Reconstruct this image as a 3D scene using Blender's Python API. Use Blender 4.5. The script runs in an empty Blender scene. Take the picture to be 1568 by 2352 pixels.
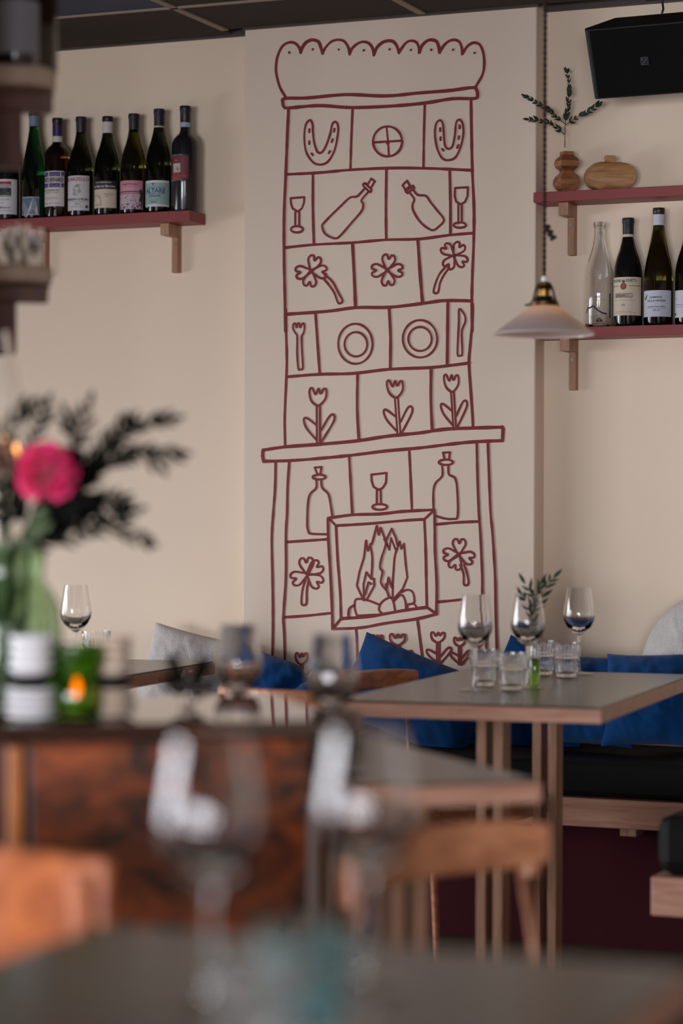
import bpy, math, random
from mathutils import Vector, Matrix, noise
random.seed(7)
PI = math.pi
# ------------------------------------------------------------------ camera
F, CX, CY = 5553.0, 784.0, 1176.0           # focal length and centre in pixels of the 1568x2352 frame
YAW, ROLL = math.radians(22.64), 0.004
EYE = Vector((0, 0, 1.15))
FWD = Vector((-math.sin(YAW), math.cos(YAW), 0))
RGT0 = Vector((math.cos(YAW), math.sin(YAW), 0))
UP0 = Vector((0, 0, 1))
RGT = (RGT0 + UP0 * ROLL).normalized()
UPV = (UP0 - RGT0 * ROLL).normalized()
sc = bpy.context.scene
cd = bpy.data.cameras.new('camera'); cam = bpy.data.objects.new('camera', cd)
sc.collection.objects.link(cam); sc.camera = cam
cd.sensor_fit = 'HORIZONTAL'; cd.sensor_width = 24.0; cd.lens = F / 1568 * 24.0
cd.clip_start = 0.05
M = Matrix((RGT, UPV, -FWD)).transposed().to_4x4(); M.translation = EYE
cam.matrix_world = M
cd.dof.use_dof = True; cd.dof.focus_distance = 6.92; cd.dof.aperture_fstop = 1.9
cd.dof.aperture_blades = 0
# ------------------------------------------------------------------ world, light, exposure
w = bpy.data.worlds.new('world'); sc.world = w; w.use_nodes = True
w.node_tree.nodes['Background'].inputs[0].default_value = (0.75, 0.85, 1.0, 1)
w.node_tree.nodes['Background'].inputs[1].default_value = 0.6
sc.view_settings.view_transform = 'Standard'; sc.view_settings.look = 'None'
sc.view_settings.gamma = 1; sc.view_settings.exposure = -0.74
sc.view_settings.use_curve_mapping = False
sc.cycles.use_denoising = True
sc.cycles.max_bounces = 14; sc.cycles.transmission_bounces = 14; sc.cycles.transparent_max_bounces = 12
sc.cycles.sample_clamp_indirect = 4.0
sc.cycles.caustics_reflective = False
sc.cycles.caustics_refractive = True
sc.cycles.blur_glossy = 1.0
def area(name, loc, target, sx, sy, power, col):
    l = bpy.data.lights.new(name, 'AREA'); l.shape = 'RECTANGLE'; l.size = sx; l.size_y = sy
    l.energy = power; l.color = col; l.spread = math.radians(115)   # spread narrowed so that less light reaches the upper walls
    o = bpy.data.objects.new(name, l); sc.collection.objects.link(o)
    o.location = loc; o.rotation_euler = (Vector(target) - Vector(loc)).to_track_quat('-Z', 'Y').to_euler()
    return o
XL, XR, YB, YW, YC = -6.2, 3.2, -4.4, 6.69, 6.607     # left, right, rear wall, back wall, chimney breast front
CEIL = 2.607
# daylight standing in the window openings of the left and the rear wall
LW = [(0.6, 2.0), (2.25, 3.65), (3.9, 5.3)]
for i, (a, b) in enumerate(LW):
    area('window_daylight', (XL - .05, (a + b) / 2, 0.95), (0, (a + b) / 2, -1.6), b - a, 1.6, 128, (0.91, 0.93, 1.0))
RW = [(-4.2, -2.7), (-2.45, -0.95), (-0.7, 0.8), (1.05, 2.55)]
for i, (a, b) in enumerate(RW):
    area('window_daylight', ((a + b) / 2, YB - .05, 0.97), ((a + b) / 2, YB + 5.2, -1.2), b - a, 1.7, 192, (0.93, 0.94, 1.0))
# ------------------------------------------------------------------ helpers
def ray(px, py): return FWD + RGT * ((px - CX) / F) + UPV * ((CY - py) / F)
def P(px, py, Z): return EYE + ray(px, py) * Z
def onY(px, py, y):
    r = ray(px, py); return EYE + r * (y / r.y)
def onZ(px, py, z):
    r = ray(px, py); return EYE + r * ((z - EYE.z) / r.z)
def CF(X, Z, z): return Vector((FWD.x * Z + RGT0.x * X, FWD.y * Z + RGT0.y * X, z))
def cam_angle(dx, dz):      # heading of a camera-frame direction (right, away) as a rotation of the local +Y axis
    v = FWD * dz + RGT0 * dx
    return math.atan2(v.y, v.x) - PI / 2
COL = sc.collection
class MB:
    def __init__(s): s.v = []; s.f = []; s.s = []
    def add(s, vs, fs, smooth=False):
        n = len(s.v); s.v += [tuple(v) for v in vs]; s.f += [tuple(i + n for i in f) for f in fs]; s.s += [smooth] * len(fs); return s
    def box(s, x0, x1, y0, y1, z0, z1):
        v = [(x, y, z) for z in (z0, z1) for y in (y0, y1) for x in (x0, x1)]
        return s.add(v, [(0, 2, 3, 1), (4, 5, 7, 6), (0, 1, 5, 4), (2, 6, 7, 3), (0, 4, 6, 2), (1, 3, 7, 5)])
    def prism(s, poly, z0, z1):
        n = len(poly); v = [(x, y, z0) for x, y in poly] + [(x, y, z1) for x, y in poly]
        f = [tuple(range(n))[::-1], tuple(range(n, 2 * n))] + [(i, (i + 1) % n, n + (i + 1) % n, n + i) for i in range(n)]
        return s.add(v, f)
    def lathe(s, prof, n=32, smooth=True, ribs=None):
        vs = []; fs = []
        for k, (r, z) in enumerate(prof):
            for i in range(n):
                a = 2 * PI * i / n; rr = r + (ribs(k, i, r) if ribs else 0)
                vs.append((rr * math.cos(a), rr * math.sin(a), z))
        for k in range(len(prof) - 1):
            for i in range(n):
                j = (i + 1) % n; fs.append((k * n + i, k * n + j, (k + 1) * n + j, (k + 1) * n + i))
        return s.add(vs, fs, smooth)
    def tube(s, pts, r, n=8, smooth=True, r1=None, squash=1.0):
        pts = [Vector(p) for p in pts]; m = len(pts); vs = []; fs = []; up = Vector((0, 0, 1))
        for k, p in enumerate(pts):
            t = (pts[min(k + 1, m - 1)] - pts[max(k - 1, 0)]).normalized()
            u = t.cross(up)
            if u.length < 1e-3: u = t.cross(Vector((0, 1, 0)))
            u.normalize(); v = u.cross(t); q = k / (m - 1); rr = r if r1 is None else r + (r1 - r) * q
            for i in range(n):
                a = 2 * PI * i / n; vs.append(p + u * (rr * math.cos(a)) + v * (rr * squash * math.sin(a)))
        for k in range(m - 1):
            for i in range(n):
                j = (i + 1) % n; fs.append((k * n + i, k * n + j, (k + 1) * n + j, (k + 1) * n + i))
        fs.append(tuple(range(n))[::-1]); fs.append(tuple(range((m - 1) * n, m * n)))
        return s.add(vs, fs, smooth)
    def mesh(s, name):
        me = bpy.data.meshes.new(name); me.from_pydata(s.v, [], s.f); me.update()
        me.polygons.foreach_set('use_smooth', s.s)
        if any(s.s): me.set_sharp_from_angle(angle=math.radians(38))
        return me
def put(name, me, mat, parent=None, loc=(0, 0, 0), rot=(0, 0, 0), bevel=0, label=None):
    if isinstance(me, MB): me = me.mesh(name)
    if mat and not me.materials: me.materials.append(mat)
    o = bpy.data.objects.new(name, me); COL.objects.link(o); o.location = loc; o.rotation_euler = rot
    if parent: o.parent = parent
    if bevel:
        b = o.modifiers.new('bevel', 'BEVEL'); b.width = bevel; b.segments = 2; b.limit_method = 'ANGLE'
    if label: o['label'] = label
    return o
def thing(name, label, cat, loc=(0, 0, 0), rz=0, group=None):
    o = bpy.data.objects.new(name, None); COL.objects.link(o); o.empty_display_size = .05
    o.location = loc; o.rotation_euler = (0, 0, rz); o['label'] = label; o['category'] = cat
    if group: o['group'] = group
    return o
def struct(o): o['kind'] = 'structure'; return o
def dup(root, loc, rz, label, group=None):
    def cp(o, par):
        c = o.copy(); COL.objects.link(c)
        if par: c.parent = par
        for ch in [q for q in bpy.data.objects if q.parent == o]: cp(ch, c)
        return c
    r = cp(root, None); r.location = loc; r.rotation_euler = (0, 0, rz); r['label'] = label
    if group: r['group'] = group
    return r
# ------------------------------------------------------------------ materials
def srgb(r, g, b):
    f = lambda c: (c / 255 / 12.92) if c <= 10 else ((c / 255 + .055) / 1.055) ** 2.4
    return (f(r), f(g), f(b), 1)
def mat(name, col, rough=.5, metal=0, spec=.5, bump=0, bscale=200, var=0, vscale=8, trans=0, ior=1.45, sheen=0, coat=0, emit=None, es=0, detail=3):
    m = bpy.data.materials.new(name); m.use_nodes = True; nt = m.node_tree; b = nt.nodes['Principled BSDF']
    b.inputs['Base Color'].default_value = col; b.inputs['Roughness'].default_value = rough
    b.inputs['Metallic'].default_value = metal; b.inputs['Specular IOR Level'].default_value = spec
    b.inputs['Transmission Weight'].default_value = trans; b.inputs['IOR'].default_value = ior
    b.inputs['Sheen Weight'].default_value = sheen; b.inputs['Coat Weight'].default_value = coat
    if emit: b.inputs['Emission Color'].default_value = emit; b.inputs['Emission Strength'].default_value = es
    if bump or var:
        tc = nt.nodes.new('ShaderNodeTexCoord')
    if bump:
        n = nt.nodes.new('ShaderNodeTexNoise'); n.inputs['Scale'].default_value = bscale; n.inputs['Detail'].default_value = detail
        nt.links.new(tc.outputs['Object'], n.inputs['Vector'])
        bp = nt.nodes.new('ShaderNodeBump'); bp.inputs['Strength'].default_value = bump; bp.inputs['Distance'].default_value = .002
        nt.links.new(n.outputs['Fac'], bp.inputs['Height']); nt.links.new(bp.outputs['Normal'], b.inputs['Normal'])
    if var:
        n = nt.nodes.new('ShaderNodeTexNoise'); n.inputs['Scale'].default_value = vscale; n.inputs['Detail'].default_value = 4
        nt.links.new(tc.outputs['Object'], n.inputs['Vector'])
        mx = nt.nodes.new('ShaderNodeMixRGB'); mx.inputs['Color1'].default_value = tuple(c * (1 - var) for c in col[:3]) + (1,)
        mx.inputs['Color2'].default_value = tuple(min(1, c * (1 + var)) for c in col[:3]) + (1,)
        nt.links.new(n.outputs['Fac'], mx.inputs['Fac']); nt.links.new(mx.outputs['Color'], b.inputs['Base Color'])
    return m
def wood(name, c1, c2, scale=(3, 40, 40), rough=.45, coat=0, dist=1.5, lo=.35, hi=.7, bump=.15):
    m = bpy.data.materials.new(name); m.use_nodes = True; nt = m.node_tree; b = nt.nodes['Principled BSDF']
    tc = nt.nodes.new('ShaderNodeTexCoord'); mp = nt.nodes.new('ShaderNodeMapping'); mp.inputs['Scale'].default_value = scale
    n = nt.nodes.new('ShaderNodeTexNoise'); n.inputs['Scale'].default_value = 1; n.inputs['Detail'].default_value = 8
    n.inputs['Distortion'].default_value = dist; n.inputs['Roughness'].default_value = .6
    r = nt.nodes.new('ShaderNodeValToRGB'); r.color_ramp.elements[0].position = lo; r.color_ramp.elements[1].position = hi
    r.color_ramp.elements[0].color = c1; r.color_ramp.elements[1].color = c2
    nt.links.new(tc.outputs['Object'], mp.inputs['Vector']); nt.links.new(mp.outputs['Vector'], n.inputs['Vector'])
    nt.links.new(n.outputs['Fac'], r.inputs['Fac']); nt.links.new(r.outputs['Color'], b.inputs['Base Color'])
    bp = nt.nodes.new('ShaderNodeBump'); bp.inputs['Strength'].default_value = bump; bp.inputs['Distance'].default_value = .001
    nt.links.new(n.outputs['Fac'], bp.inputs['Height']); nt.links.new(bp.outputs['Normal'], b.inputs['Normal'])
    b.inputs['Roughness'].default_value = rough; b.inputs['Coat Weight'].default_value = coat; b.inputs['Coat Roughness'].default_value = .08
    return m
M_wall = mat('wall_paint', srgb(236, 216, 194), .85, bump=.25, bscale=60, spec=.2)
M_wall2 = mat('chimney_paint', srgb(232, 213, 195), .85, bump=.25, bscale=60, spec=.2)
M_side = mat('side_wall_paint', srgb(200, 185, 165), .9)
M_mural = mat('mural_paint', srgb(128, 44, 44), .7, var=.12, vscale=60)
M_floor = wood('floor_wood', srgb(52, 32, 24), srgb(80, 52, 38), (2, 20, 20), .5)
M_tile = mat('ceiling_tile', srgb(78, 72, 68), .95, bump=.6, bscale=300, spec=.1)
M_tile_glare = mat('ceiling_tile_glare', srgb(86, 92, 108), .9, bump=.5, bscale=300, spec=.1)  # bluish glare put into the tile colour
M_grid = mat('ceiling_grid', srgb(150, 135, 120), .6)
M_red = mat('shelf_red', srgb(138, 62, 60), .5, bump=.1, bscale=80, var=.05)
M_oak = wood('oak', srgb(150, 108, 84), srgb(184, 142, 114), (30, 30, 4), .5)
M_oakX = wood('oak_long', srgb(172, 122, 100), srgb(204, 156, 132), (4, 45, 45), .45)
M_oakT = wood('oak_edge', srgb(160, 112, 88), srgb(196, 146, 120), (6, 6, 60), .4)
M_chair = wood('chair_wood', srgb(160, 98, 66), srgb(205, 140, 100), (5, 30, 30), .38, coat=.2)
M_orange = wood('orange_wood', srgb(136, 64, 28), srgb(186, 104, 54), (9, 14, 14), .35, coat=.3, dist=2.5)
M_burl = wood('burl_veneer', srgb(38, 14, 6), srgb(150, 68, 22), (9, 9, 11), .3, coat=.35, dist=1.6, lo=.38, hi=.66)
M_stile = wood('cabinet_stile', srgb(150, 84, 40), srgb(200, 122, 62), (20, 20, 3), .3, coat=.3)
M_top = mat('cabinet_top_lacquer', srgb(52, 34, 26), .06, coat=.6)
M_lino = mat('table_linoleum', srgb(50, 53, 47), .24, spec=.85, var=.03, vscale=40)
M_black = mat('black_plastic', srgb(18, 18, 20), .55, bump=.2, bscale=400)
M_grille = mat('speaker_grille', srgb(9, 9, 10), .8, bump=1, bscale=900, spec=.2)
M_pad = mat('black_leather', srgb(9, 8, 8), .65, bump=.3, bscale=120, spec=.2)
M_maroon = mat('maroon_panel', srgb(58, 14, 22), .75, var=.1, spec=.15)
M_blue = mat('blue_velvet', srgb(6, 60, 112), .8, bump=.8, bscale=45, sheen=.12, var=.35, vscale=14, spec=.1)
M_boucle = mat('grey_boucle', srgb(196, 190, 186), .95, bump=1.0, bscale=260, var=.18, vscale=120)
M_glass = mat('clear_glass', (1, 1, 1, 1), 0.0, trans=1, ior=1.5)
M_brass = mat('aged_brass', srgb(150, 112, 60), .32, metal=1, var=.25, vscale=30)
M_dbrass = mat('dark_brass', srgb(62, 44, 30), .4, metal=.8)
M_white = mat('white_ceramic', srgb(225, 222, 224), .35)
M_beige = mat('beige_ceramic', srgb(190, 168, 150), .4)
M_cord = mat('cord_fabric', srgb(46, 24, 26), .9)
M_screw = mat('screw_steel', srgb(190, 185, 180), .3, metal=1)
M_leaf = mat('leaf_green', srgb(44, 58, 46), .55, var=.25, vscale=30, spec=.3)
M_leafd = mat('leaf_dark', srgb(13, 17, 12), .8, var=.3, vscale=30, spec=.1)
M_leaflt = mat('leaf_pale', srgb(88, 104, 72), .6, var=.2)
M_stem = mat('stem_brown', srgb(84, 48, 44), .7)
M_pink = mat('petal_pink', srgb(226, 34, 104), .6, var=.3, vscale=25, sheen=.2)
M_dred = mat('petal_dark_red', srgb(70, 14, 22), .6)
M_bloom = mat('petal_cream', srgb(226, 214, 196), .7)
M_flame = mat('flame', (1, .5, .1, 1), .5, emit=(1, .085, .002, 1), es=15)
M_flame2 = mat('flame_bare', (1, .5, .1, 1), .5, emit=(1, .36, .06, 1), es=7)
M_bulb = mat('bulb_glow', (1, .8, .5, 1), .5, emit=(1, .62, .28, 1), es=6)
M_candle = mat('candle_wax', srgb(235, 220, 190), .5)
def glassmat(name, col, rough=0.0): return mat(name, col, rough, trans=1, ior=1.5)
M_ggreen = glassmat('green_glass', (0.26, 0.50, 0.10, 1))
M_gvase = glassmat('green_vase_glass', (0.66, 0.84, 0.62, 1), .0)
M_gbottle = glassmat('dark_green_bottle_glass', (0.035, 0.042, 0.014, 1), .02)
M_gemer = glassmat('emerald_bottle_glass', (0.008, 0.07, 0.022, 1), .02)
M_gamber = glassmat('amber_bottle_glass', (0.11, 0.05, 0.014, 1), .02)
M_golive = glassmat('olive_bottle_glass', (0.10, 0.085, 0.012, 1), .02)
M_gblack = mat('near_black_bottle_glass', srgb(14, 13, 14), .06, coat=.5)
M_gsatin = mat('satin_bottle_glass', srgb(26, 26, 30), .2, coat=.3)
def thin_glass():
    m = bpy.data.materials.new('thin_foot_glass'); m.use_nodes = True; nt = m.node_tree
    t = nt.nodes.new('ShaderNodeBsdfTransparent'); t.inputs[0].default_value = (.97, .97, .97, 1)
    g = nt.nodes.new('ShaderNodeBsdfGlossy'); g.inputs['Roughness'].default_value = .04; lw = nt.nodes.new('ShaderNodeLayerWeight'); lw.inputs[0].default_value = .5; pw = nt.nodes.new('ShaderNodeMath'); pw.operation = 'POWER'; pw.inputs[1].default_value = 4.5; nt.links.new(lw.outputs['Facing'], pw.inputs[0]); fz = nt.nodes.new('ShaderNodeMath'); fz.operation = 'MULTIPLY_ADD'; fz.inputs[1].default_value = .85; fz.inputs[2].default_value = .05; nt.links.new(pw.outputs[0], fz.inputs[0])
    mx = nt.nodes.new('ShaderNodeMixShader'); nt.links.new(fz.outputs[0], mx.inputs[0]); nt.links.new(t.outputs[0], mx.inputs[1]); nt.links.new(g.outputs[0], mx.inputs[2])
    nt.links.new(mx.outputs[0], nt.nodes['Material Output'].inputs[0]); return m
M_foot = thin_glass()
def opal():
    m = bpy.data.materials.new('opal_glass'); m.use_nodes = True; nt = m.node_tree; b = nt.nodes['Principled BSDF']
    b.inputs['Base Color'].default_value = srgb(186, 182, 190); b.inputs['Roughness'].default_value = .15
    t = nt.nodes.new('ShaderNodeBsdfTranslucent'); t.inputs[0].default_value = srgb(240, 226, 210)
    mx = nt.nodes.new('ShaderNodeMixShader'); mx.inputs[0].default_value = .45
    nt.links.new(b.outputs[0], mx.inputs[1]); nt.links.new(t.outputs[0], mx.inputs[2])
    nt.links.new(mx.outputs[0], nt.nodes['Material Output'].inputs[0]); return m
M_opal = opal()
_pc = {}
def paint(r, g, b, rough=.55):
    k = (r, g, b)
    if k not in _pc: _pc[k] = mat('print_%d_%d_%d' % k, srgb(r, g, b), rough)
    return _pc[k]
# ------------------------------------------------------------------ room shell
xl_ch = onY(559, 800, YC).x; xr_ch = onY(1229, 800, YC).x
struct(put('floor', MB().box(XL - .2, XR + .2, YB - .2, YW + .2, -.1, 0), M_floor))
struct(put('wall_back', MB().box(XL - .2, XR + .2, YW, YW + .15, 0, CEIL + .3), M_wall))
struct(put('wall_chimney_breast', MB().box(xl_ch, xr_ch, YC, YW + .02, 0, CEIL), M_wall2, bevel=.004))
struct(put('wall_right', MB().box(XR, XR + .15, YB - .2, YW, 0, CEIL + .3), M_side))
def holed(name, axis, pos, th, a0, a1, holes, z0=.12, z1=1.82):
    mb = MB(); cuts = [a0]
    def bx(p, q, s, t):
        if axis == 'x': mb.box(pos, pos + th, p, q, s, t)
        else: mb.box(p, q, pos, pos + th, s, t)
    last = a0
    for a, b in holes: bx(last, a, z0, z1); last = b
    bx(last, a1, z0, z1); bx(a0, a1, 0, z0); bx(a0, a1, z1, CEIL + .3)
    return struct(put(name, mb, M_side))
holed('wall_left', 'x', XL - .15, .15, YB - .2, YW, LW)
holed('wall_front', 'y', YB - .15, .15, XL - .2, XR + .2, RW)
M_frame = mat('window_frame_dark', srgb(60, 50, 46), .5)
nw = 0
for axis, lst in (('x', LW), ('y', RW)):
    for a, b in lst:
        nw += 1; mb = MB()
        def bx(p, q, s, t):
            if axis == 'x': mb.box(XL - .03, XL + .02, p, q, s, t)
            else: mb.box(p, q, YB - .03, YB + .02, s, t)
        for k in range(5):
            c = a + (b - a) * k / 4; bx(c - .03, c + .03, .12, 1.82)
        for z in (.15, 1.35, 1.79): bx(a, b, z - .025, z + .025)
        struct(put('window_%d' % nw, mb, M_frame))
# ceiling: dark slab with hung tiles between grid bars
ceil = struct(put('ceiling', MB().box(XL - .2, XR + .2, YB - .2, YW + .15, CEIL + .02, CEIL + .1), M_tile))
gx0 = onY(547, 72, YW).x; PITCH = .637
yline = onZ(407, 15, CEIL).y
rows = [(yline + .012, YW - .012)]
y = yline
while y > YB: rows.append((y - PITCH + .012, y - .012)); y -= PITCH
cols = [gx0 + PITCH * k for k in range(-5, 10)]
for ri, (ya, yb) in enumerate(rows[:8]):
    for k in range(len(cols) - 1):
        if cols[k] + PITCH < XL or cols[k] > XR: continue
        ybb = yb
        if ri == 0 and cols[k] + .1 > xl_ch - .3 and cols[k] < xr_ch - .2: ybb = YC - .004
        put('ceiling_panel', MB().box(cols[k] + .012, cols[k + 1] - .012, ya, ybb, CEIL - .002, CEIL + .02), M_tile_glare if (ri >= 1 and k < 5) else M_tile, ceil, bevel=.003)
for k in range(len(cols)): put('grid_bar', MB().box(cols[k] - .012, cols[k] + .012, YB, YC - .01, CEIL - .006, CEIL + .02), M_grid, ceil)
for ri, (ya, yb) in enumerate(rows[:8]): put('grid_bar', MB().box(XL, XR, ya - .018, ya - .006, CEIL - .006, CEIL + .02), M_grid, ceil)
for nme, xa, xb, yy in (('trim_1', XL, xl_ch, YW), ('trim_2', xl_ch, xr_ch + .01, YC), ('trim_3', xr_ch, XR, YW)):
    struct(put(nme, MB().box(xa, xb, yy - .016, yy - .001, CEIL - .008, CEIL + .02), mat('ceiling_angle_dark_' + nme, srgb(70, 62, 56), .5)))
# ------------------------------------------------------------------ mural
class Mural:
    def __init__(s, ox, oy, sc_): s.o = (ox, oy, sc_)
    def px(s, p): return (s.o[0] + p[0] / s.o[2], s.o[1] + p[1] / s.o[2])
A_ = Mural(580, 60, 2.6133); B_ = Mural(580, 680, 2.6133); C_ = Mural(580, 1150, 2.6133)
def catmull(pts, closed, n=6):
    out = []; m = len(pts)
    rng = range(m) if closed else range(m - 1)
    for i in rng:
        g = (lambda k: pts[k % m]) if closed else (lambda k: pts[max(0, min(m - 1, k))])
        p0, p1, p2, p3 = g(i - 1), g(i), g(i + 1), g(i + 2)
        for q in range(n):
            t = q / n
            out.append(tuple(.5 * ((2 * p1[c]) + (-p0[c] + p2[c]) * t + (2 * p0[c] - 5 * p1[c] + 4 * p2[c] - p3[c]) * t * t + (-p0[c] + 3 * p1[c] - 3 * p2[c] + p3[c]) * t ** 3) for c in (0, 1)))
    if not closed: out.append(pts[-1])
    return out
MY = YC - .0006; KOFS = 0
mural = thing('mural', 'hand painted dark red line mural of a tiled stove and fireplace on the chimney breast', 'mural', (0, 0, 0))
def strokes(name, fr, lst, wpx=5.2, label=None):
    """lst: list of (points, closed, smooth[, width]) in zoomed pixels of the frame fr; points land on the chimney breast"""
    mb = MB()
    for st in lst:
        pts, closed, smooth = st[:3]; wd = st[3] if len(st) > 3 else wpx
        pts = [fr.px(p) if fr else p for p in pts]
        if smooth and len(pts) > 2: pts = catmull(pts, closed)
        elif closed: pts = pts + [pts[0]]
        if smooth and closed: pts = pts + [pts[0]]
        W = [onY(p[0], p[1], MY) for p in pts]
        S = F / (W[0] - EYE).dot(FWD)
        seed = random.random() * 50; arc = 0; hw = []
        for i, p in enumerate(pts):
            if i: arc += math.dist(pts[i - 1], p)
            hw.append(wd * 1.1 / S / 2 * (1 + .25 * noise.noise(Vector((arc * .045, seed, 0)))))
        global KOFS
        def lay(vs, f):
            global KOFS
            KOFS += 1; o = Vector((0, -.00004 * (KOFS % 60), 0)); mb.add([v + o for v in vs], f)
        def disc(i, r): lay([W[i] + Vector((r * math.cos(2 * PI * q / 10), 0, r * math.sin(2 * PI * q / 10))) for q in range(10)], [tuple(range(10))])
        if smooth and len(st[0]) > 2:
            L = []
            m = len(W)
            for i in range(m):
                p0 = W[i - 1] if i else (W[m - 2] if closed else W[0]); p1 = W[i + 1] if i < m - 1 else (W[1] if closed else W[i])
                d = Vector((p1.x - p0.x, 0, p1.z - p0.z)); n = Vector((-d.z, 0, d.x)).normalized()
                e = Vector((0, -8e-6 * i, 0)); L += [W[i] + n * hw[i] + e, W[i] - n * hw[i] + e]
            lay(L, [(2 * i, 2 * i + 1, 2 * i + 3, 2 * i + 2) for i in range(m - 1)])
            if not closed: disc(0, hw[0]); disc(m - 1, hw[-1])
            else: disc(0, hw[0])
        else:
            for i in range(len(W) - 1):
                a, b = W[i], W[i + 1]; d = Vector((b.x - a.x, 0, b.z - a.z))
                if d.length < 1e-6: continue
                n = Vector((-d.z, 0, d.x)).normalized()
                lay([a + n * hw[i], a - n * hw[i], b - n * hw[i + 1], b + n * hw[i + 1]], [(0, 1, 2, 3)])
            for i in range(len(W)): disc(i, hw[i])
    return put(name, mb, M_mural, mural, label=label)
def ell(cx, cy, rx, ry, n=14): return [(cx + rx * math.cos(2 * PI * i / n), cy + ry * math.sin(2 * PI * i / n)) for i in range(n)]
G = 7.0
strokes('stove_crown', A_, [
 ([(203,433),(165,370),(145,300),(140,250),(150,180),(180,120),(220,98),(255,103),(280,130),(288,158)],0,1,6),
 ([(288,158),(300,125),(325,95),(360,83),(395,95),(410,130),(420,163)],0,1,7), ([(420,163),(440,125),(475,92),(515,82),(550,92),(575,130),(582,168)],0,1,6),
 ([(582,168),(600,130),(640,100),(675,95),(705,110),(722,140),(727,173)],0,1,6), ([(727,173),(745,130),(780,98),(820,88),(850,98),(870,130),(878,160)],0,1,7),
 ([(878,160),(900,125),(925,97),(955,88),(985,100),(997,130),(1000,158)],0,1,6), ([(1000,158),(1015,120),(1045,90),(1075,83),(1105,95),(1118,130),(1122,158)],0,1,7),
 ([(1122,158),(1145,120),(1175,92),(1210,83),(1240,95),(1255,130),(1258,168)],0,1,6),
 ([(1258,168),(1290,120),(1330,100),(1365,115),(1385,165),(1390,230),(1380,290),(1350,345),(1335,368)],0,1,6)])
for x, y in ((220,159),(361,140),(516,141),(667,146),(822,140),(950,144),(1072,143),(1203,143),(1332,162)): strokes('crown_dot', A_, [([(x, y), (x + 1, y)], 0, 0, 5.5)])
strokes('cornice', A_, [([(195,435),(330,432),(560,412),(800,420),(1000,402),(1180,388),(1320,370),(1345,385),(1350,410),(1335,435),(1200,437),(1040,462),(850,480),(600,490),(400,478),(220,492),(190,485),(183,460)],1,1,7)])
for fr, pts, wd in (
 (A_,[(217,495),(210,640),(200,890),(190,1130),(190,1400),(195,1640),(198,1830)],6.5),(B_,[(198,80),(200,200),(205,400),(195,650),(192,760),(195,895)],6),
 (A_,[(1310,440),(1313,640),(1318,870),(1328,1100),(1326,1300),(1318,1500),(1315,1650),(1318,1830)],6.5),(B_,[(1320,50),(1318,150),(1305,300),(1298,400),(1308,560),(1318,700),(1322,785)],6.5),
 (A_,[(205,890),(400,880),(600,862),(850,852),(1080,855),(1320,866)],6),(A_,[(600,495),(592,680),(587,858)],5.5),(A_,[(1033,465),(1028,650),(1025,852)],5.5),
 (A_,[(195,1330),(370,1312),(600,1300),(800,1283),(1000,1278),(1180,1255),(1320,1243)],6),(A_,[(362,888),(362,1100),(368,1305)],6),(A_,[(803,860),(800,1100),(802,1282)],6),(A_,[(1183,875),(1187,1060),(1187,1245)],6.5),
 (A_,[(200,1730),(450,1712),(620,1690),(820,1688),(1020,1665),(1150,1648),(1315,1650)],7),(A_,[(600,1310),(610,1500),(618,1690)],7.5),(A_,[(992,1285),(1005,1480),(1020,1665)],7),
 (B_,[(210,485),(400,470),(600,465),(820,440),(1060,430),(1200,415),(1300,402)],6.5),(B_,[(378,110),(390,280),(403,465)],6),(B_,[(820,80),(828,250),(826,435)],6.5),(B_,[(1172,45),(1170,230),(1168,410)],7),
 (B_,[(630,475),(628,680),(638,860)],6),(B_,[(1072,435),(1070,620),(1078,800)],6.5),
 (B_,[(580,970),(590,1150),(598,1305)],5.5),(B_,[(940,935),(950,1150),(955,1275)],6),
 (C_,[(205,248),(330,240),(445,232)],6),(C_,[(190,700),(330,690),(465,675)],6),(C_,[(1105,142),(1240,130),(1355,125)],6),(C_,[(1112,608),(1240,595),(1375,575)],6),
 (C_,[(620,768),(625,840),(628,1000)],5.5),(C_,[(990,720),(1000,800),(1018,940)],6)): strokes('grid_line', None, [([fr.px(p) for p in pts], 0, 1, wd)])
strokes('mantel', B_, [([(62,925),(200,905),(400,890),(620,870),(820,840),(1000,822),(1150,800),(1300,793),(1497,787)],0,1,7.2),([(1497,787),(1503,800),(1499,868)],0,0,7),([(1499,868),(1330,875),(1180,890),(1000,912),(800,930),(600,955),(400,975),(220,988),(66,992)],0,1,7),([(66,992),(60,960),(62,925)],0,0,7)])
for pts in ([B_.px(p) for p in ((138,1000),(135,1150),(124,1300))] + [C_.px(p) for p in ((115,230),(120,500),(122,750),(118,1000))],
 [B_.px(p) for p in ((220,995),(210,1150),(207,1300))] + [C_.px(p) for p in ((200,200),(200,450),(185,690),(190,800),(196,1000))],
 [B_.px(p) for p in ((1345,885),(1350,1100),(1358,1300))] + [C_.px(p) for p in ((1368,220),(1378,450),(1380,570),(1400,750),(1403,1000))],
 [B_.px(p) for p in ((1412,880),(1420,1100),(1428,1300))] + [C_.px(p) for p in ((1440,200),(1455,450),(1460,700),(1470,1000))]):
    strokes('surround_line', None, [(pts, 0, 1, 5.6)])
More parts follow.
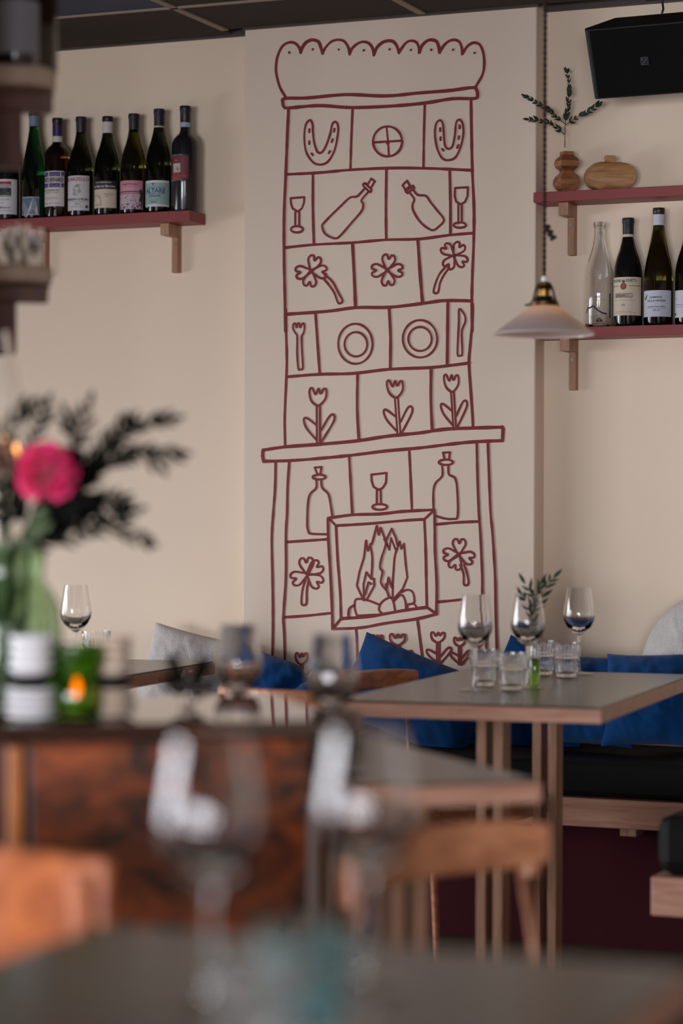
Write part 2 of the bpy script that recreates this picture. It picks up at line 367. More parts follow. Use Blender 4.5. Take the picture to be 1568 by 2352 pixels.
strokes('fireplace_frame', C_, [([(455,105),(600,85),(760,80),(900,65),(1080,55)],0,1,6),([(1080,55),(1092,75),(1095,300),(1105,500),(1103,680)],0,1,6),([(1103,680),(980,710),(800,735),(650,762),(480,770)],0,1,6),([(480,770),(475,600),(465,400),(455,230),(452,105)],0,1,6),
 ([(500,150),(700,138),(900,120),(1030,112)],0,1,6),([(1030,112),(1038,300),(1042,500),(1045,640)],0,1,6),([(1045,640),(900,660),(700,695),(530,708)],0,1,7),([(530,708),(525,550),(510,350),(500,150)],0,1,6),
 ([(460,110),(500,150)],0,0,5.5),([(1085,60),(1030,112)],0,0,5.5),([(1103,680),(1045,640)],0,0,6),([(480,770),(530,708)],0,0,6)])
strokes('fire', C_, [([(665,598),(625,510),(640,430),(668,340),(680,240),(692,300),(708,258)],0,0,4.6),([(708,275),(718,350),(712,470)],0,1,4.6),([(715,262),(745,152),(757,205),(768,162),(800,245)],0,0,4.6),
 ([(800,240),(835,168),(860,225),(870,268)],0,0,4.6),([(790,230),(800,262),(775,340),(765,400),(780,430),(770,490),(800,535)],0,1,4.6),([(800,245),(820,295),(830,225),(860,300),(850,350),(845,420),(840,500),(840,580)],0,0,4.6),
 ([(860,310),(882,245),(892,290),(908,258),(918,380),(928,460),(900,530),(850,585)],0,0,4.6),([(668,598),(665,500),(682,430),(712,470),(728,468),(730,510),(682,598)],0,0,4.6),([(675,565),(695,490),(712,500)],0,0,4.2),([(805,525),(815,462),(835,520)],0,0,4.4),([(800,500),(805,540),(820,580)],0,0,4.4)])
strokes('hearth_stones', C_, [([(575,700),(580,650),(610,625)],0,1,4.8),([(625,690),(612,640),(622,592),(690,598),(760,625)],0,1,4.8),([(625,690),(740,685)],0,0,4.8),([(775,675),(758,655),(768,618),(800,590),(830,583),(845,610),(855,665)],0,1,4.8),([(845,605),(890,565),(915,600),(920,655)],0,1,4.8),([(890,550),(930,535),(960,550),(970,590),(965,615),(930,625),(928,650)],0,1,4.8),([(965,615),(985,640)],0,0,4.8)])
def dash(c, dx=0, dy=16): return ([(c[0]-dx/2, c[1]-dy/2), (c[0]+dx/2, c[1]+dy/2)], 0, 0, 5)
strokes('horseshoe', A_, [([(345,565),(320,590),(310,660),(320,750),(360,815),(405,832),(450,815),(490,750),(510,660),(513,600),(497,575),(478,590),(465,650),(440,720),(415,758),(390,755),(370,700),(362,630),(360,590)],1,1,4.8),
 dash((340,628)),dash((340,700)),dash((358,770),8,10),dash((490,625),-3),dash((478,688),-6),dash((461,757),-8,12)])
strokes('horseshoe', A_, [([(1125,565),(1100,590),(1095,660),(1110,740),(1140,795),(1180,805),(1220,785),(1250,720),(1265,650),(1262,590),(1243,562),(1222,580),(1215,650),(1200,720),(1175,738),(1155,715),(1148,650),(1143,590)],1,1,4.8),
 dash((1126,622)),dash((1128,676)),dash((1142,743),8,10),dash((1243,605)),dash((1238,670),-2),dash((1232,722),-6)])
strokes('wheel_motif', A_, [(ell(811,693,87,90),1,1,5),([(803,605),(812,693),(818,782)],0,1,4.4),([(725,698),(811,693),(895,688)],0,1,4.8),([(811,697),(812,697)],0,0,10)])
strokes('goblet_motif', A_, [([(228,1033),(310,1027),(308,1060),(295,1095),(270,1113),(240,1095),(230,1065)],1,0,4.6),([(256,1118),(256,1195)],0,0,5),([(280,1115),(280,1195)],0,0,5),(ell(266,1220,36,19),1,1,5)])
strokes('goblet_motif', A_, [([(1215,972),(1292,968),(1290,1020),(1275,1055),(1250,1070),(1222,1055),(1213,1020)],1,0,4.8),([(1235,1072),(1235,1185)],0,0,4.8),([(1256,1072),(1256,1180)],0,0,4.8),(ell(1244,1195,37,16),1,1,4.8)])
strokes('bottle_motif', A_, [([(668,980),(628,1022),(585,1030),(530,1080),(430,1180),(420,1210),(440,1250),(495,1275),(530,1255),(600,1175),(655,1110),(665,1070),(655,1045),(695,995)],0,1,4.8),([(662,950),(675,943),(715,982),(708,997),(695,990),(665,960)],1,0,4.8),([(690,950),(712,915),(733,932),(710,970)],0,0,5)])
strokes('bottle_motif', A_, [([(945,1003),(970,1040),(960,1070),(965,1110),(1010,1180),(1075,1225),(1115,1205),(1148,1163),(1110,1110),(1070,1060),(1040,1020),(990,1013),(962,978)],0,1,4.8),([(918,992),(962,958),(970,972),(930,1003)],1,0,4.8),([(900,955),(927,928),(945,960),(918,985)],1,0,5)])
HE = [(0,0),(-.26,.35),(-.42,.68),(-.34,.95),(-.14,.98),(0,.72),(.14,.98),(.34,.95),(.42,.68),(.26,.35)]
def clover(fr, cx, cy, s, angs, stem=None):
    L = []
    for a in angs:
        t = math.radians(a); c, d = math.cos(t), math.sin(t)
        L.append(([(cx + s * (x * c + y_ * d), cy + s * (x * d - y_ * c)) for x, y_ in HE], 1, 1, 4.8))
    if stem: L.append((stem, 0, 1, 4.8))
    strokes('clover_motif', fr, L)
clover(A_, 352,1470, 92, (18,95,188,262), [(430,1490),(480,1535),(515,1600),(540,1650),(515,1662),(490,1600),(455,1550),(425,1515)])
clover(A_, 808,1465, 92, (8,92,175,268))
clover(A_, 1208,1378, 84, (-48,32,125,212), [(1165,1438),(1120,1490),(1092,1560),(1087,1598),(1112,1598),(1125,1540),(1150,1490),(1180,1450)])
clover(C_, 328,443, 100, (-5,52,128,250), [(318,475),(300,530),(293,617),(322,618),(325,540),(335,485)])
clover(C_, 1237,322, 92, (2,110,200,268), [(1245,385),(1265,440),(1268,503),(1295,497),(1285,430),(1268,385)])
strokes('fork_motif', B_, [([(268,245),(255,220),(243,195),(245,170),(258,165),(264,190),(270,168),(280,165),(286,190),(295,170),(308,165),(312,190),(305,225),(295,245),(297,330),(302,430),(288,440),(275,435),(268,350)],1,1,4.4)])
strokes('knife_motif', B_, [([(1240,78),(1270,110),(1277,150),(1260,195),(1255,230),(1258,345),(1245,358),(1230,350),(1233,250),(1238,150)],1,1,4.4)])
strokes('plate_motif', B_, [(ell(617,287,103,120),1,1,4.8),(ell(620,290,68,73),1,1,4.8)])
strokes('plate_motif', B_, [(ell(1005,257,103,112),1,1,4.6),(ell(1005,258,70,72),1,1,4.6)])
def tulip(fr, bx, by, sx, sy, shear=0, full=True):
    def T(L): return [(bx + (x - 395) * sx + shear * (880 - y_) / 300, by + (y_ - 880) * sy) for x, y_ in L]
    L = [(T([(390,658),(355,632),(342,590),(345,558),(360,555),(378,590),(396,555),(408,585),(428,557),(443,565),(440,610),(415,645)]),1,1,4.8)]
    if full: L += [(T([(385,660),(386,880)]),0,0,4.6),(T([(405,660),(405,880)]),0,0,4.6),(T([(380,772),(325,732),(308,745),(325,795),(382,862)]),0,1,4.8),(T([(412,805),(462,722),(488,714),(486,755),(415,872)]),0,1,4.8)]
    strokes('tulip_motif', fr, L)
tulip(B_, 395,880,1,1); tulip(B_, 877,828,.94,.98,-20); tulip(B_, 1212,793,.86,.98,-18)
tulip(C_, 295,1130,.7,.66,0); tulip(C_, 750,1010,.62,.62,0); tulip(C_, 872,1010,.9,.64,0); tulip(C_, 1113,980,.8,.58,0); tulip(C_, 1243,985,.66,.5,0); tulip(C_,1350,990,.66,.5,0)
strokes('bottle_motif', None, [([B_.px(p) for p in ((382,1100),(382,1150),(345,1190),(332,1250),(328,1359))]+[C_.px(p) for p in ((330,165),(336,185),(350,198),(445,202))],0,1,4.8),
 ([B_.px(p) for p in ((412,1100),(418,1150),(455,1190),(470,1260),(478,1315))],0,1,4.8),([B_.px(p) for p in ell(400,1087,38,14)],1,1,4.6),([B_.px(p) for p in ((372,1030),(414,1026),(407,1072),(390,1072))],1,0,4.8)])
strokes('goblet_motif', B_, [([(712,1072),(803,1062),(800,1120),(780,1152),(755,1163),(725,1145),(714,1110)],1,0,5),([(745,1168),(745,1245)],0,0,5),([(768,1165),(770,1245)],0,0,5),(ell(763,1266,44,17),1,1,5)])
strokes('bottle_motif', B_, [([(1137,1020),(1137,1080),(1100,1120),(1085,1170),(1085,1290)],0,1,4.8),([(1175,1018),(1178,1070),(1215,1095),(1228,1170),(1230,1320),(1200,1338),(1150,1335),(1100,1320)],0,1,4.8),(ell(1160,998,42,16),1,1,4.8),([(1143,940),(1184,938),(1178,982),(1152,982)],1,0,4.8)])
# ------------------------------------------------------------------ wall shelves with their brackets
def bracket_parts(x, parent, ztop, yw):
    b = put('bracket', MB().box(x - .018, x + .011, yw - .088, yw, ztop - .036, ztop).box(x - .009, x + .011, yw - .028, yw, ztop - .145, ztop - .036), M_oak, parent, bevel=.0015)
    put('screw', MB().lathe([(.0001, 0), (.0045, 0), (.0045, .002), (.0001, .002)], 12), M_screw, b, (x + .001, yw - .028, ztop - .058), (PI / 2, 0, 0))
def shelf(label, x0, x1, ztop, th, brk, grp='red wall shelves'):
    t = thing('wall_shelf', label, 'shelf', (0, 0, 0), group=grp)
    put('board', MB().box(x0, x1, YW - .112, YW, ztop - th, ztop), M_red, t, bevel=.0015)
    for b in brk: bracket_parts(b, t, ztop - th, YW)
    return ztop
YF = YW - .112
zl = onY(435, 482.5, YF).z; zu = onY(1224, 442, YF).z; zr = onY(1346, 750.5, YF).z
shelf('dark red wooden wall shelf on the left wall carrying seven wine bottles', onY(435, 482, YF).x - 1.35, onY(435, 482, YF).x, zl, .033, [onY(400, 560, YW - .028).x, onY(97, 560, YW - .028).x])
shelf('upper dark red shelf right of the chimney breast with two wooden vases', xr_ch + .0015, xr_ch + 1.1, zu, .029, [onY(1310, 520, YW - .028).x])
shelf('lower dark red shelf right of the chimney breast with wine bottles', xr_ch + .0015, xr_ch + 1.1, zr, .029, [onY(1313, 830, YW - .028).x])
# ------------------------------------------------------------------ text and labels on cylinders
_tx = {}
def text2d(s, width=None, height=.01):
    cu = bpy.data.curves.new('t', 'FONT'); cu.body = s; cu.size = 1; cu.resolution_u = 2; cu.align_x = 'CENTER'; cu.offset = .012
    o = bpy.data.objects.new('t', cu); COL.objects.link(o); dg = bpy.context.evaluated_depsgraph_get()
    me = bpy.data.meshes.new_from_object(o.evaluated_get(dg)); bpy.data.objects.remove(o); bpy.data.curves.remove(cu)
    vs = [(v.co.x, v.co.y) for v in me.vertices]; fs = [tuple(p.vertices) for p in me.polygons]; bpy.data.meshes.remove(me)
    if not vs: return [], []
    x0, x1 = min(v[0] for v in vs), max(v[0] for v in vs); h = .72
    sy = height / h; sx = sy if width is None else width / (x1 - x0); cx = (x0 + x1) / 2
    return [((v[0] - cx) * sx, v[1] * sy) for v in vs], fs
def wrap(mb, vs, fs, R, cx, z, ofs):
    """flat (x, y) artwork bent round the vertical axis; x = 0 faces local -Y"""
    out = []
    for x, y_ in vs:
        a = (x + cx) / R; out.append((math.sin(a) * (R + ofs), -math.cos(a) * (R + ofs), z + y_))
    mb.add(out, fs)
def wrect(mb, R, x0, x1, z0, z1, ofs):
    n = max(1, int(abs(x1 - x0) / R / .12)); v = []; f = []
    for i in range(n + 1):
        a = (x0 + (x1 - x0) * i / n) / R
        for z in (z0, z1): v.append((math.sin(a) * (R + ofs), -math.cos(a) * (R + ofs), z))
    for i in range(n): f.append((2 * i, 2 * i + 2, 2 * i + 3, 2 * i + 1))
    mb.add(v, f, True)
def wline(mb, R, pts, wd, ofs):
    q = []
    for (a, b), (c, d) in zip(pts, pts[1:]):
        m = max(1, int(abs(c - a) / .0025)); q += [(a + (c - a) * i / m, b + (d - b) * i / m) for i in range(m)]
    pts = q + [pts[-1]]
    for (a, b), (c, d) in zip(pts, pts[1:]):
        L = math.hypot(c - a, d - b) or 1e-6; nx, nz = -(d - b) / L * wd / 2, (c - a) / L * wd / 2
        wrap(mb, [(a + nx, b + nz), (a - nx, b - nz), (c - nx, d - nz), (c + nx, d + nz)], [(0, 1, 2, 3)], R, 0, 0, ofs)
class Label:
    """artwork of one bottle label: a paper band and printed pieces"""
    def __init__(s, bottle, R, x0, x1, z0, z1, col, name='label'):
        s.R = R; s.k = 0; s.x0, s.x1, s.z0, s.z1 = x0, x1, z0, z1
        mb = MB(); wrect(mb, R, x0, x1, z0, z1, .0004); s.o = put(name, mb, col, bottle)
    def _n(s): s.k += 1; return .0009 + .00006 * s.k
    def rect(s, x0, x1, z0, z1, col):
        mb = MB(); wrect(mb, s.R, x0, x1, z0, z1, s._n()); put('print', mb, col, s.o)
    def text(s, t, cx, z, h, w_, col):
        mb = MB(); v, f = text2d(t, w_, h); wrap(mb, v, f, s.R, cx, z, s._n() + .0006); put('lettering', mb, col, s.o)
    def line(s, pts, wd, col, name='print'):
        mb = MB(); wline(mb, s.R, pts, wd, s._n()); put(name, mb, col, s.o)
    def blob(s, polys, col):
        mb = MB(); n = s._n()
        for p in polys: wrap(mb, p, [tuple(range(len(p)))], s.R, 0, 0, n)
        put('print', mb, col, s.o)
INK, WHITE = paint(48, 44, 46), paint(214, 210, 210)
GREY = paint(120, 116, 118)
def bottle_profile(kind, H, R):
    if kind == 'burgundy': p = [(.0001, .003), (R * .7, .0), (R * .95, .001), (R, .006), (R, .45 * H), (R * .985, .5 * H), (R * .92, .56 * H), (R * .8, .63 * H), (R * .62, .70 * H), (R * .48, .77 * H), (.0155, .84 * H), (.0142, .9 * H), (.0142, .955 * H)]
    elif kind == 'bordeaux': p = [(.0001, .003), (R * .7, .0), (R * .95, .001), (R, .006), (R, .62 * H), (R * .97, .655 * H), (R * .86, .69 * H), (R * .66, .72 * H), (R * .45, .745 * H), (.0148, .78 * H), (.0142, .86 * H), (.0142, .955 * H)]
    else: p = [(.0001, .003), (R * .7, .0), (R * .95, .001), (R, .006), (R, .40 * H), (R * .97, .46 * H), (R * .86, .55 * H), (R * .7, .64 * H), (R * .53, .74 * H), (R * .42, .82 * H), (.0145, .89 * H), (.014, .955 * H)]
    return p + [(.0165, .957 * H), (.0165, .985 * H), (.0155, H - .001), (.0001, H)]
def bottle(px, ytop, ztop, kind, glass, label, R=.0402, cap=None, capfrac=.1, ring=None, clear=False, grp='wine bottles on the wall shelves', turn=0):
    y = YW - .056; g = onY(px, 600, y)
    H = onY(px, ytop, y).z - ztop
    t = thing('wine_bottle', label, 'bottle', (g.x, y, ztop + .0005), math.atan2(-g.x, g.y) + turn, grp)
    p = bottle_profile(kind, H, R)
    if clear:
        inner = [(max(.0001, r - .0028), z + (.006 if i < 4 else 0)) for i, (r, z) in enumerate(p[:-4])][::-1]
        p = p[:-1] + [(.0125, H - .001), (.0125, .96 * H)] + inner[:-1] + [(.0001, .03)]
    put('glass_body', MB().lathe(p, 40), glass, t)
    if cap is not None:
        z0 = H * (1 - capfrac); r = .0150 if kind != 'x' else .0155
        put('capsule', MB().lathe([(r, z0), (.0154, z0 + .004), (.0158, H * .95), (.0172, H * .957), (.0172, H * .985), (.0164, H + .0006), (.0001, H + .0008)], 32), cap, t)
    if ring is not None:
        q = put('neck_band', MB().lathe([(.0164, H * (1 - capfrac) - .006), (.0164, H * (1 - capfrac) + .012)], 32), ring, t)
    return t, H, R
CAPB, CAPN, CAPP, CAPW, CAPG = paint(20, 20, 22, .4), paint(26, 28, 38, .5), paint(58, 30, 88, .4), paint(206, 198, 196), paint(112, 122, 148)
# left shelf ----------------------------------------------------------
t, H, R = bottle(16, 268, zl, 'burgundy', M_gblack, 'black wine bottle with white label and red strip, leftmost on the left shelf', cap=CAPB)
L = Label(t, R, -.052, .034, .018, .128, paint(206, 204, 208))
L.rect(-.04, .012, .112, .121, paint(170, 30, 44)); L.rect(-.04, .012, .072, .111, paint(150, 148, 150)); L.rect(-.04, .012, .078, .100, paint(40, 40, 42))
L.blob([[(-.03, .108), (-.02, .104), (-.008, .107), (.004, .103), (.010, .107), (.010, .100), (-.03, .100)]], paint(205, 205, 208)); L.blob([[(-.03, .082), (-.02, .086), (-.01, .081)], [(-.004, .082), (.003, .086), (.008, .082)]], paint(205, 205, 208))
L.text('D O G L I A N I', -.012, .062, .004, .036, GREY); L.text('rdiberri', -.012, .036, .006, .040, INK); L.text('2022', -.016, .052, .003, .009, GREY); L.line([(-.03, .027), (.02, .027)], .0008, GREY); L.line([(-.03, .030), (.014, .030)], .0008, GREY)
t, H, R = bottle(77, 256, zl, 'flute', M_gemer, 'tall slender emerald green bottle with blue contour line label', R=.0375, cap=CAPG, capfrac=.145)
put('cork_top', MB().lathe([(.0174, H * .955), (.0174, H + .001), (.0001, H + .0013)], 24), CAPB, t)
L = Label(t, R, -.046, .018, .012, .068, paint(94, 110, 134)); L.rect(-.046, .018, .0665, .068, WHITE); L.rect(-.046, .018, .012, .0135, WHITE)
def contour(x0, s, k): return [(-.044 + i * .0042, .030 + s + .012 * math.sin(i * .8 + k) + (.012 if i > 8 else 0) * math.exp(-(i - 11) ** 2 / 6)) for i in range(13)] + [(.010 - k * .0035, .034), (.012 - k * .0035, .0145)]
for k in range(5): L.line(contour(0, .010 - k * .006, .25 * k), .0010, WHITE)
L.text('2022', -.012, .058, .003, .008, INK); L.text('riesling', -.037, .022, .0028, .011, INK)
t, H, R = bottle(131, 273, zl, 'bordeaux', M_gamber, 'amber wine bottle with purple neck and purple patterned white label', R=.039, cap=CAPB, capfrac=.22, ring=paint(200, 190, 184))
put('neck_wrap', MB().lathe([(.0158, H * .82), (.0160, H * .93)], 32), CAPP, t)
L = Label(t, R, -.058, .022, .035, .145, paint(208, 200, 194))
for a, b in ((-.054, -.031), (-.027, .008), (.011, .020)):
    L.rect(a, b, .128, .142, paint(74, 54, 118)); L.rect(a, b, .094, .107, paint(74, 54, 118))
    n = max(1, int((b - a) / .016))
    for q in range(n):
        c = a + (b - a) * (q + .5) / n; rr = (b - a) / n * .36
        L.line([(c + rr * math.cos(u), .130 + rr * .8 * math.sin(u)) for u in [PI * j / 8 for j in range(9)]], .001, paint(170, 158, 190))
        L.line([(c + rr * math.cos(u), .096 + rr * .7 * math.sin(u)) for u in [PI * j / 8 for j in range(9)]], .001, paint(170, 158, 190))
L.text('MONTE BERNARDI', -.020, .1105, .0145, .074, paint(30, 24, 34)); L.text('MONTE BERNARDI 2022', -.020, .082, .0052, .050, GREY); L.text('CHIANTI CLASSICO', -.020, .076, .003, .046, GREY)
L.line([(-.045, .062), (.0, .062)], .0009, GREY); L.line([(-.045, .058), (.002, .058)], .0009, GREY); L.text('PANZANO  ITALIA    14,5% VOL', -.020, .0425, .003, .056, GREY)
t, H, R = bottle(185, 270, zl, 'burgundy', M_gbottle, 'dark wine bottle with white label reading Barbera d\'Alba', cap=CAPN, capfrac=.17)
L = Label(t, R, -.056, .028, .018, .126, paint(202, 198, 200))
L.text('SCARZELLO', -.014, .110, .0105, .078, paint(142, 44, 58)); L.text("BARBERA D'ALBA", -.014, .049, .0075, .074, paint(64, 60, 64)); L.text('2023', -.012, .036, .005, .016, GREY)
L.line([(-.042, .045), (.012, .045)], .0008, GREY); L.line([(-.034, .031), (.004, .031)], .0007, GREY); L.line([(-.034, .028), (.004, .028)], .0007, GREY); L.rect(.014, .022, .026, .034, INK)
random.seed(3)
for q in range(16):
    cx, cz = random.uniform(-.030, -.002), random.uniform(.065, .098); pts = []
    for j in range(7): u = 2 * PI * j / 6; pts.append((cx + random.uniform(.002, .005) * math.cos(u), cz + random.uniform(.002, .006) * math.sin(u)))
    L.line(pts, .0007, GREY)
t, H, R = bottle(246, 269, zl, 'burgundy', M_gbottle, 'dark wine bottle with cream neck wrap and cream label with a coastline drawing', cap=CAPB, capfrac=.055)
put('neck_wrap', MB().lathe([(.0156, H * .795), (.0166, H * .945)], 32), CAPW, t)
L = Label(t, R, -.056, .030, .022, .103, paint(206, 190, 172)); L.rect(-.056, .030, .080, .106, paint(44, 40, 46))
L.text('DOMAINE', -.014, .099, .0032, .050, WHITE); L.text('des Marnes Blanches', -.013, .0855, .0068, .074, WHITE); L.text('Pinot noir', .004, .062, .0045, .028, GREY); L.text('2023', -.002, .056, .0032, .010, GREY); L.text('COTES DU JURA', -.030, .030, .003, .026, GREY)
L.line([(-.053, .045), (-.050, .046), (-.049, .060), (-.045, .063), (-.038, .062), (-.033, .063), (-.030, .059), (-.029, .054), (-.027, .058), (-.024, .055), (-.022, .047), (-.020, .042), (-.023, .037), (-.021, .034)], .0009, INK)
t, H, R = bottle(306, 263, zl, 'burgundy', M_golive, 'olive wine bottle with black screw cap and pink landscape label', cap=CAPN, capfrac=.18)
L = Label(t, R, -.058, .030, .014, .102, paint(196, 150, 158)); L.rect(-.058, .030, .080, .102, paint(200, 132, 148)); L.rect(-.058, .030, .014, .060, paint(190, 168, 176)); L.rect(-.058, .020, .0655, .070, paint(112, 72, 84)); L.rect(-.058, .020, .061, .0625, paint(96, 60, 72))
L.text('Small Wonder', -.012, .088, .006, .050, paint(110, 60, 76))
random.seed(5); sp = []
for q in range(70):
    z = random.uniform(.016, .056); cx = random.uniform(-.055, .026); s_ = random.uniform(.0007, .0024) * (1.6 if z < .03 else 1)
    sp.append([(cx + s_ * random.uniform(.6, 1.3) * math.cos(2 * PI * j / 6), z + s_ * math.sin(2 * PI * j / 6)) for j in range(6)])
L.blob(sp, paint(92, 58, 70)); L.blob([[(.012, .016), (.020, .055), (.018, .074), (.026, .076), (.029, .06), (.028, .016)]], paint(60, 44, 54))
t, H, R = bottle(364, 252, zl, 'burgundy', M_gbottle, 'dark wine bottle with pale teal label below a white neck band', cap=CAPN, capfrac=.20, ring=paint(196, 184, 174))
L = Label(t, R, -.058, .036, .018, .098, paint(206, 206, 210)); L.rect(-.058, .036, .025, .091, paint(146, 172, 170))
L.text('ALTARE', -.013, .060, .0145, .066, paint(34, 52, 100)); L.text('DOGLIANI', -.014, .0475, .007, .036, INK); L.line([(-.046, .0765), (-.03, .0775), (.004, .0775), (.020, .0765)], .0011, paint(34, 52, 100)); L.line([(-.046, .0575), (.020, .0575)], .0011, paint(34, 52, 100)); L.line([(-.050, .043), (.022, .043)], .0008, GREY); L.line([(-.032, .038), (.000, .038)], .0008, INK); L.text('2020', -.016, .030, .0045, .020, INK)
L.blob([[(-.023, .090), (-.012, .090), (-.0175, .081)]], paint(170, 60, 84))
t, H, R = bottle(424, 245, zl, 'bordeaux', M_gsatin, 'tall black bottle with burgundy label, rightmost on the left shelf', R=.0405, cap=CAPB, capfrac=.16)
put('neck_band', MB().lathe([(.0162, H * .80), (.0162, H * .845)], 32), paint(150, 170, 190), t)
L = Label(t, R, -.062, .014, .092, .174, paint(30, 24, 26)); L.rect(-.062, .010, .098, .168, paint(112, 42, 54)); L.rect(-.042, -.014, .118, .146, paint(190, 180, 172))
L.blob([[(-.040, .122), (-.040, .134), (-.034, .139), (-.026, .138), (-.019, .135), (-.016, .130), (-.019, .126), (-.022, .121), (-.025, .121), (-.026, .127), (-.033, .126), (-.034, .121), (-.038, .121)]], GREY)
L.text('2024', -.030, .153, .0045, .012, paint(214, 130, 110)); L.text('LANGHE', -.030, .1095, .005, .024, paint(200, 100, 84)); L.line([(-.058, .107), (.006, .107)], .0016, paint(190, 80, 66)); L.text('NEBBIOLO', -.030, .0985, .0055, .028, paint(214, 110, 90))
for zz in (.0935, .1695): L.text('S P I N E T T A . . .', -.028, zz, .003, .058, WHITE)
# right shelf ---------------------------------------------------------
t, H, R = bottle(1376, 510, zr, 'burgundy', M_glass, 'clear empty glass bottle with a printed dark mountain line', clear=True)
a = Label(t, R, -.031, -.0305, .030, .0305, INK, 'label')
a.line([(-.043, .040), (-.036, .055), (-.030, .054), (-.024, .056), (-.018, .060), (-.010, .052), (.0, .044), (.012, .038), (.022, .037)], .0045, paint(26, 34, 62)); a.text('SAUVAGE', -.010, .082, .006, .024, paint(150, 70, 60)); a.rect(.030, .036, .025, .095, paint(70, 66, 66)); a.rect(.030, .037, .053, .061, paint(60, 110, 60))
for z in (.031, .028, .025, .022): a.line([(-.026, z), (.0, z)], .0008, GREY)
a.line([(-.03, .076), (.012, .076)], .0008, GREY)
t, H, R = bottle(1442, 502, zr, 'burgundy', M_gblack, 'dark bottle with large cream label reading Barbaresco', R=.0412, cap=CAPN, capfrac=.19, ring=paint(204, 190, 168))
L = Label(t, R, -.060, .045, .030, .138, paint(204, 188, 166)); c0 = -.013
L.text('PILONE dei RIVETTI', c0, .124, .0085, .072, INK); L.line([(-.058, .113), (-.028, .113)], .0013, INK); L.line([(.003, .113), (.040, .113)], .0013, INK); L.text('BARBARESCO', c0, .080, .013, .052, paint(74, 52, 50)); L.line([(-.048, .073), (.022, .073)], .0008, GREY); L.text('2015', c0, .056, .006, .010, GREY); L.line([(-.036, .041), (.010, .041)], .0008, GREY); L.line([(-.046, .037), (.024, .037)], .0008, GREY)
L.blob([[(c0 + .0085 * math.cos(2 * PI * j / 14), .112 + .0095 * math.sin(2 * PI * j / 14)) for j in range(14)]], paint(60, 56, 50)); L.blob([[(c0 + .0055 * math.cos(2 * PI * j / 12), .112 + .0065 * math.sin(2 * PI * j / 12)) for j in range(12)]], paint(190, 70, 60)); L.blob([[(c0 - .004, .1225), (c0 + .004, .1225), (c0 + .003, .1265), (c0 - .003, .1265)]], paint(60, 56, 50))
t, H, R = bottle(1512, 479, zr, 'flute', M_golive, 'tall olive bottle with white neck wrap and pale blue-grey label', R=.041, cap=paint(40, 28, 14, .4), capfrac=.055)
put('neck_wrap', MB().lathe([(.0156, H * .81), (.0166, H * .945)], 32), paint(196, 198, 208), t)
L = Label(t, R, -.060, .042, .024, .098, paint(186, 188, 200)); c0 = -.006
L.text('DOMAINE', c0 - .002, .076, .0055, .034, INK); L.text('DE LA PÉPIÈRE', c0, .066, .0055, .054, INK); L.line([(c0 - .004, .0605), (c0 + .004, .0605)], .0006, GREY); L.text('MUSCADET SÈVRE ET MAINE', c0, .050, .0035, .052, INK); L.line([(c0 - .028, .0465), (c0 + .026, .0465)], .0007, GREY); L.text('SUR LIE', c0, .040, .0038, .018, INK)
L.blob([[(-.048, .074), (-.042, .072), (-.038, .076), (-.033, .088), (-.040, .082), (-.043, .077)]], paint(70, 70, 80))
t, H, R = bottle(1583, 500, zr, 'burgundy', M_gbottle, 'dark wine bottle cut by the right picture edge, rightmost on the lower shelf', cap=CAPN, capfrac=.18)
L = Label(t, R, -.056, .04, .020, .096, paint(192, 192, 200)); L.text('L', -.040, .070, .006, None, INK); L.text('Y', -.040, .086, .004, None, INK); L.rect(-.052, -.045, .027, .033, INK); L.line([(-.044, .056), (-.01, .056)], .001, INK); L.line([(-.044, .050), (-.01, .050)], .001, GREY)
# ------------------------------------------------------------------ wooden vases on the upper shelf
def rect_lathe(prof, n=4):
    vs = []; fs = []
    for hx, hy, z in prof: vs += [(-hx, -hy, z), (hx, -hy, z), (hx, hy, z), (-hx, hy, z)]
    for k in range(len(prof) - 1):
        for i in range(4): j = (i + 1) % 4; fs.append((4 * k + i, 4 * k + j, 4 * k + 4 + j, 4 * k + 4 + i))
    fs += [(3, 2, 1, 0), tuple(range(4 * len(prof) - 4, 4 * len(prof)))]
    return MB().add(vs, fs)
M_wv1 = wood('vase_oak', srgb(120, 74, 48), srgb(190, 130, 88), (12, 12, 60), .45)
M_wv2 = wood('vase_oak_dark', srgb(92, 52, 34), srgb(140, 88, 58), (12, 12, 60), .45)
M_wv3 = wood('vase_elm', srgb(150, 104, 66), srgb(204, 154, 104), (8, 30, 50), .45)
y = YW - .058; g = onY(1301, 430, y)
v1 = thing('wooden_vase', 'gourd shaped double bulb wooden vase holding a leafy twig', 'vase', (g.x, y, zu + .0005), math.radians(41), 'wooden vases')
def bulb(z0, h, r, rn0, rn1, n=10):
    return [(max(rn0 if k < n / 2 else rn1, r * math.sin(math.acos(max(-1, min(1, 2 * (k / n) - 1))))), z0 + h * k / n) for k in range(n + 1)]
k1 = bulb(.0, .062, .0325, .020, .016); k2 = bulb(.061, .050, .0295, .016, .014)
put('lower_bulb', rect_lathe([(r * .95, r * .85, z) for r, z in k1]), M_wv1, v1)
ub = k2
put('upper_bulb', rect_lathe([(r * .95, r * .85, z) for r, z in ub[:4]]), M_wv2, v1, label='dark lower band of the upper bulb')
put('upper_bulb', rect_lathe([(r * .95, r * .85, z) for r, z in ub[3:7]]), M_wv1, v1)
put('upper_bulb', rect_lathe([(r * .95, r * .85, z) for r, z in ub[6:]]), M_wv2, v1)
put('neck', MB().box(-.016, .016, -.014, .014, .109, .119), M_wv1, v1, bevel=.001)
g = onY(1400, 430, y)
v2 = thing('wooden_vase', 'wide flattened oval wooden vase with square neck', 'vase', (g.x, y, zu + .0005), math.radians(27), 'wooden vases')
pr = []
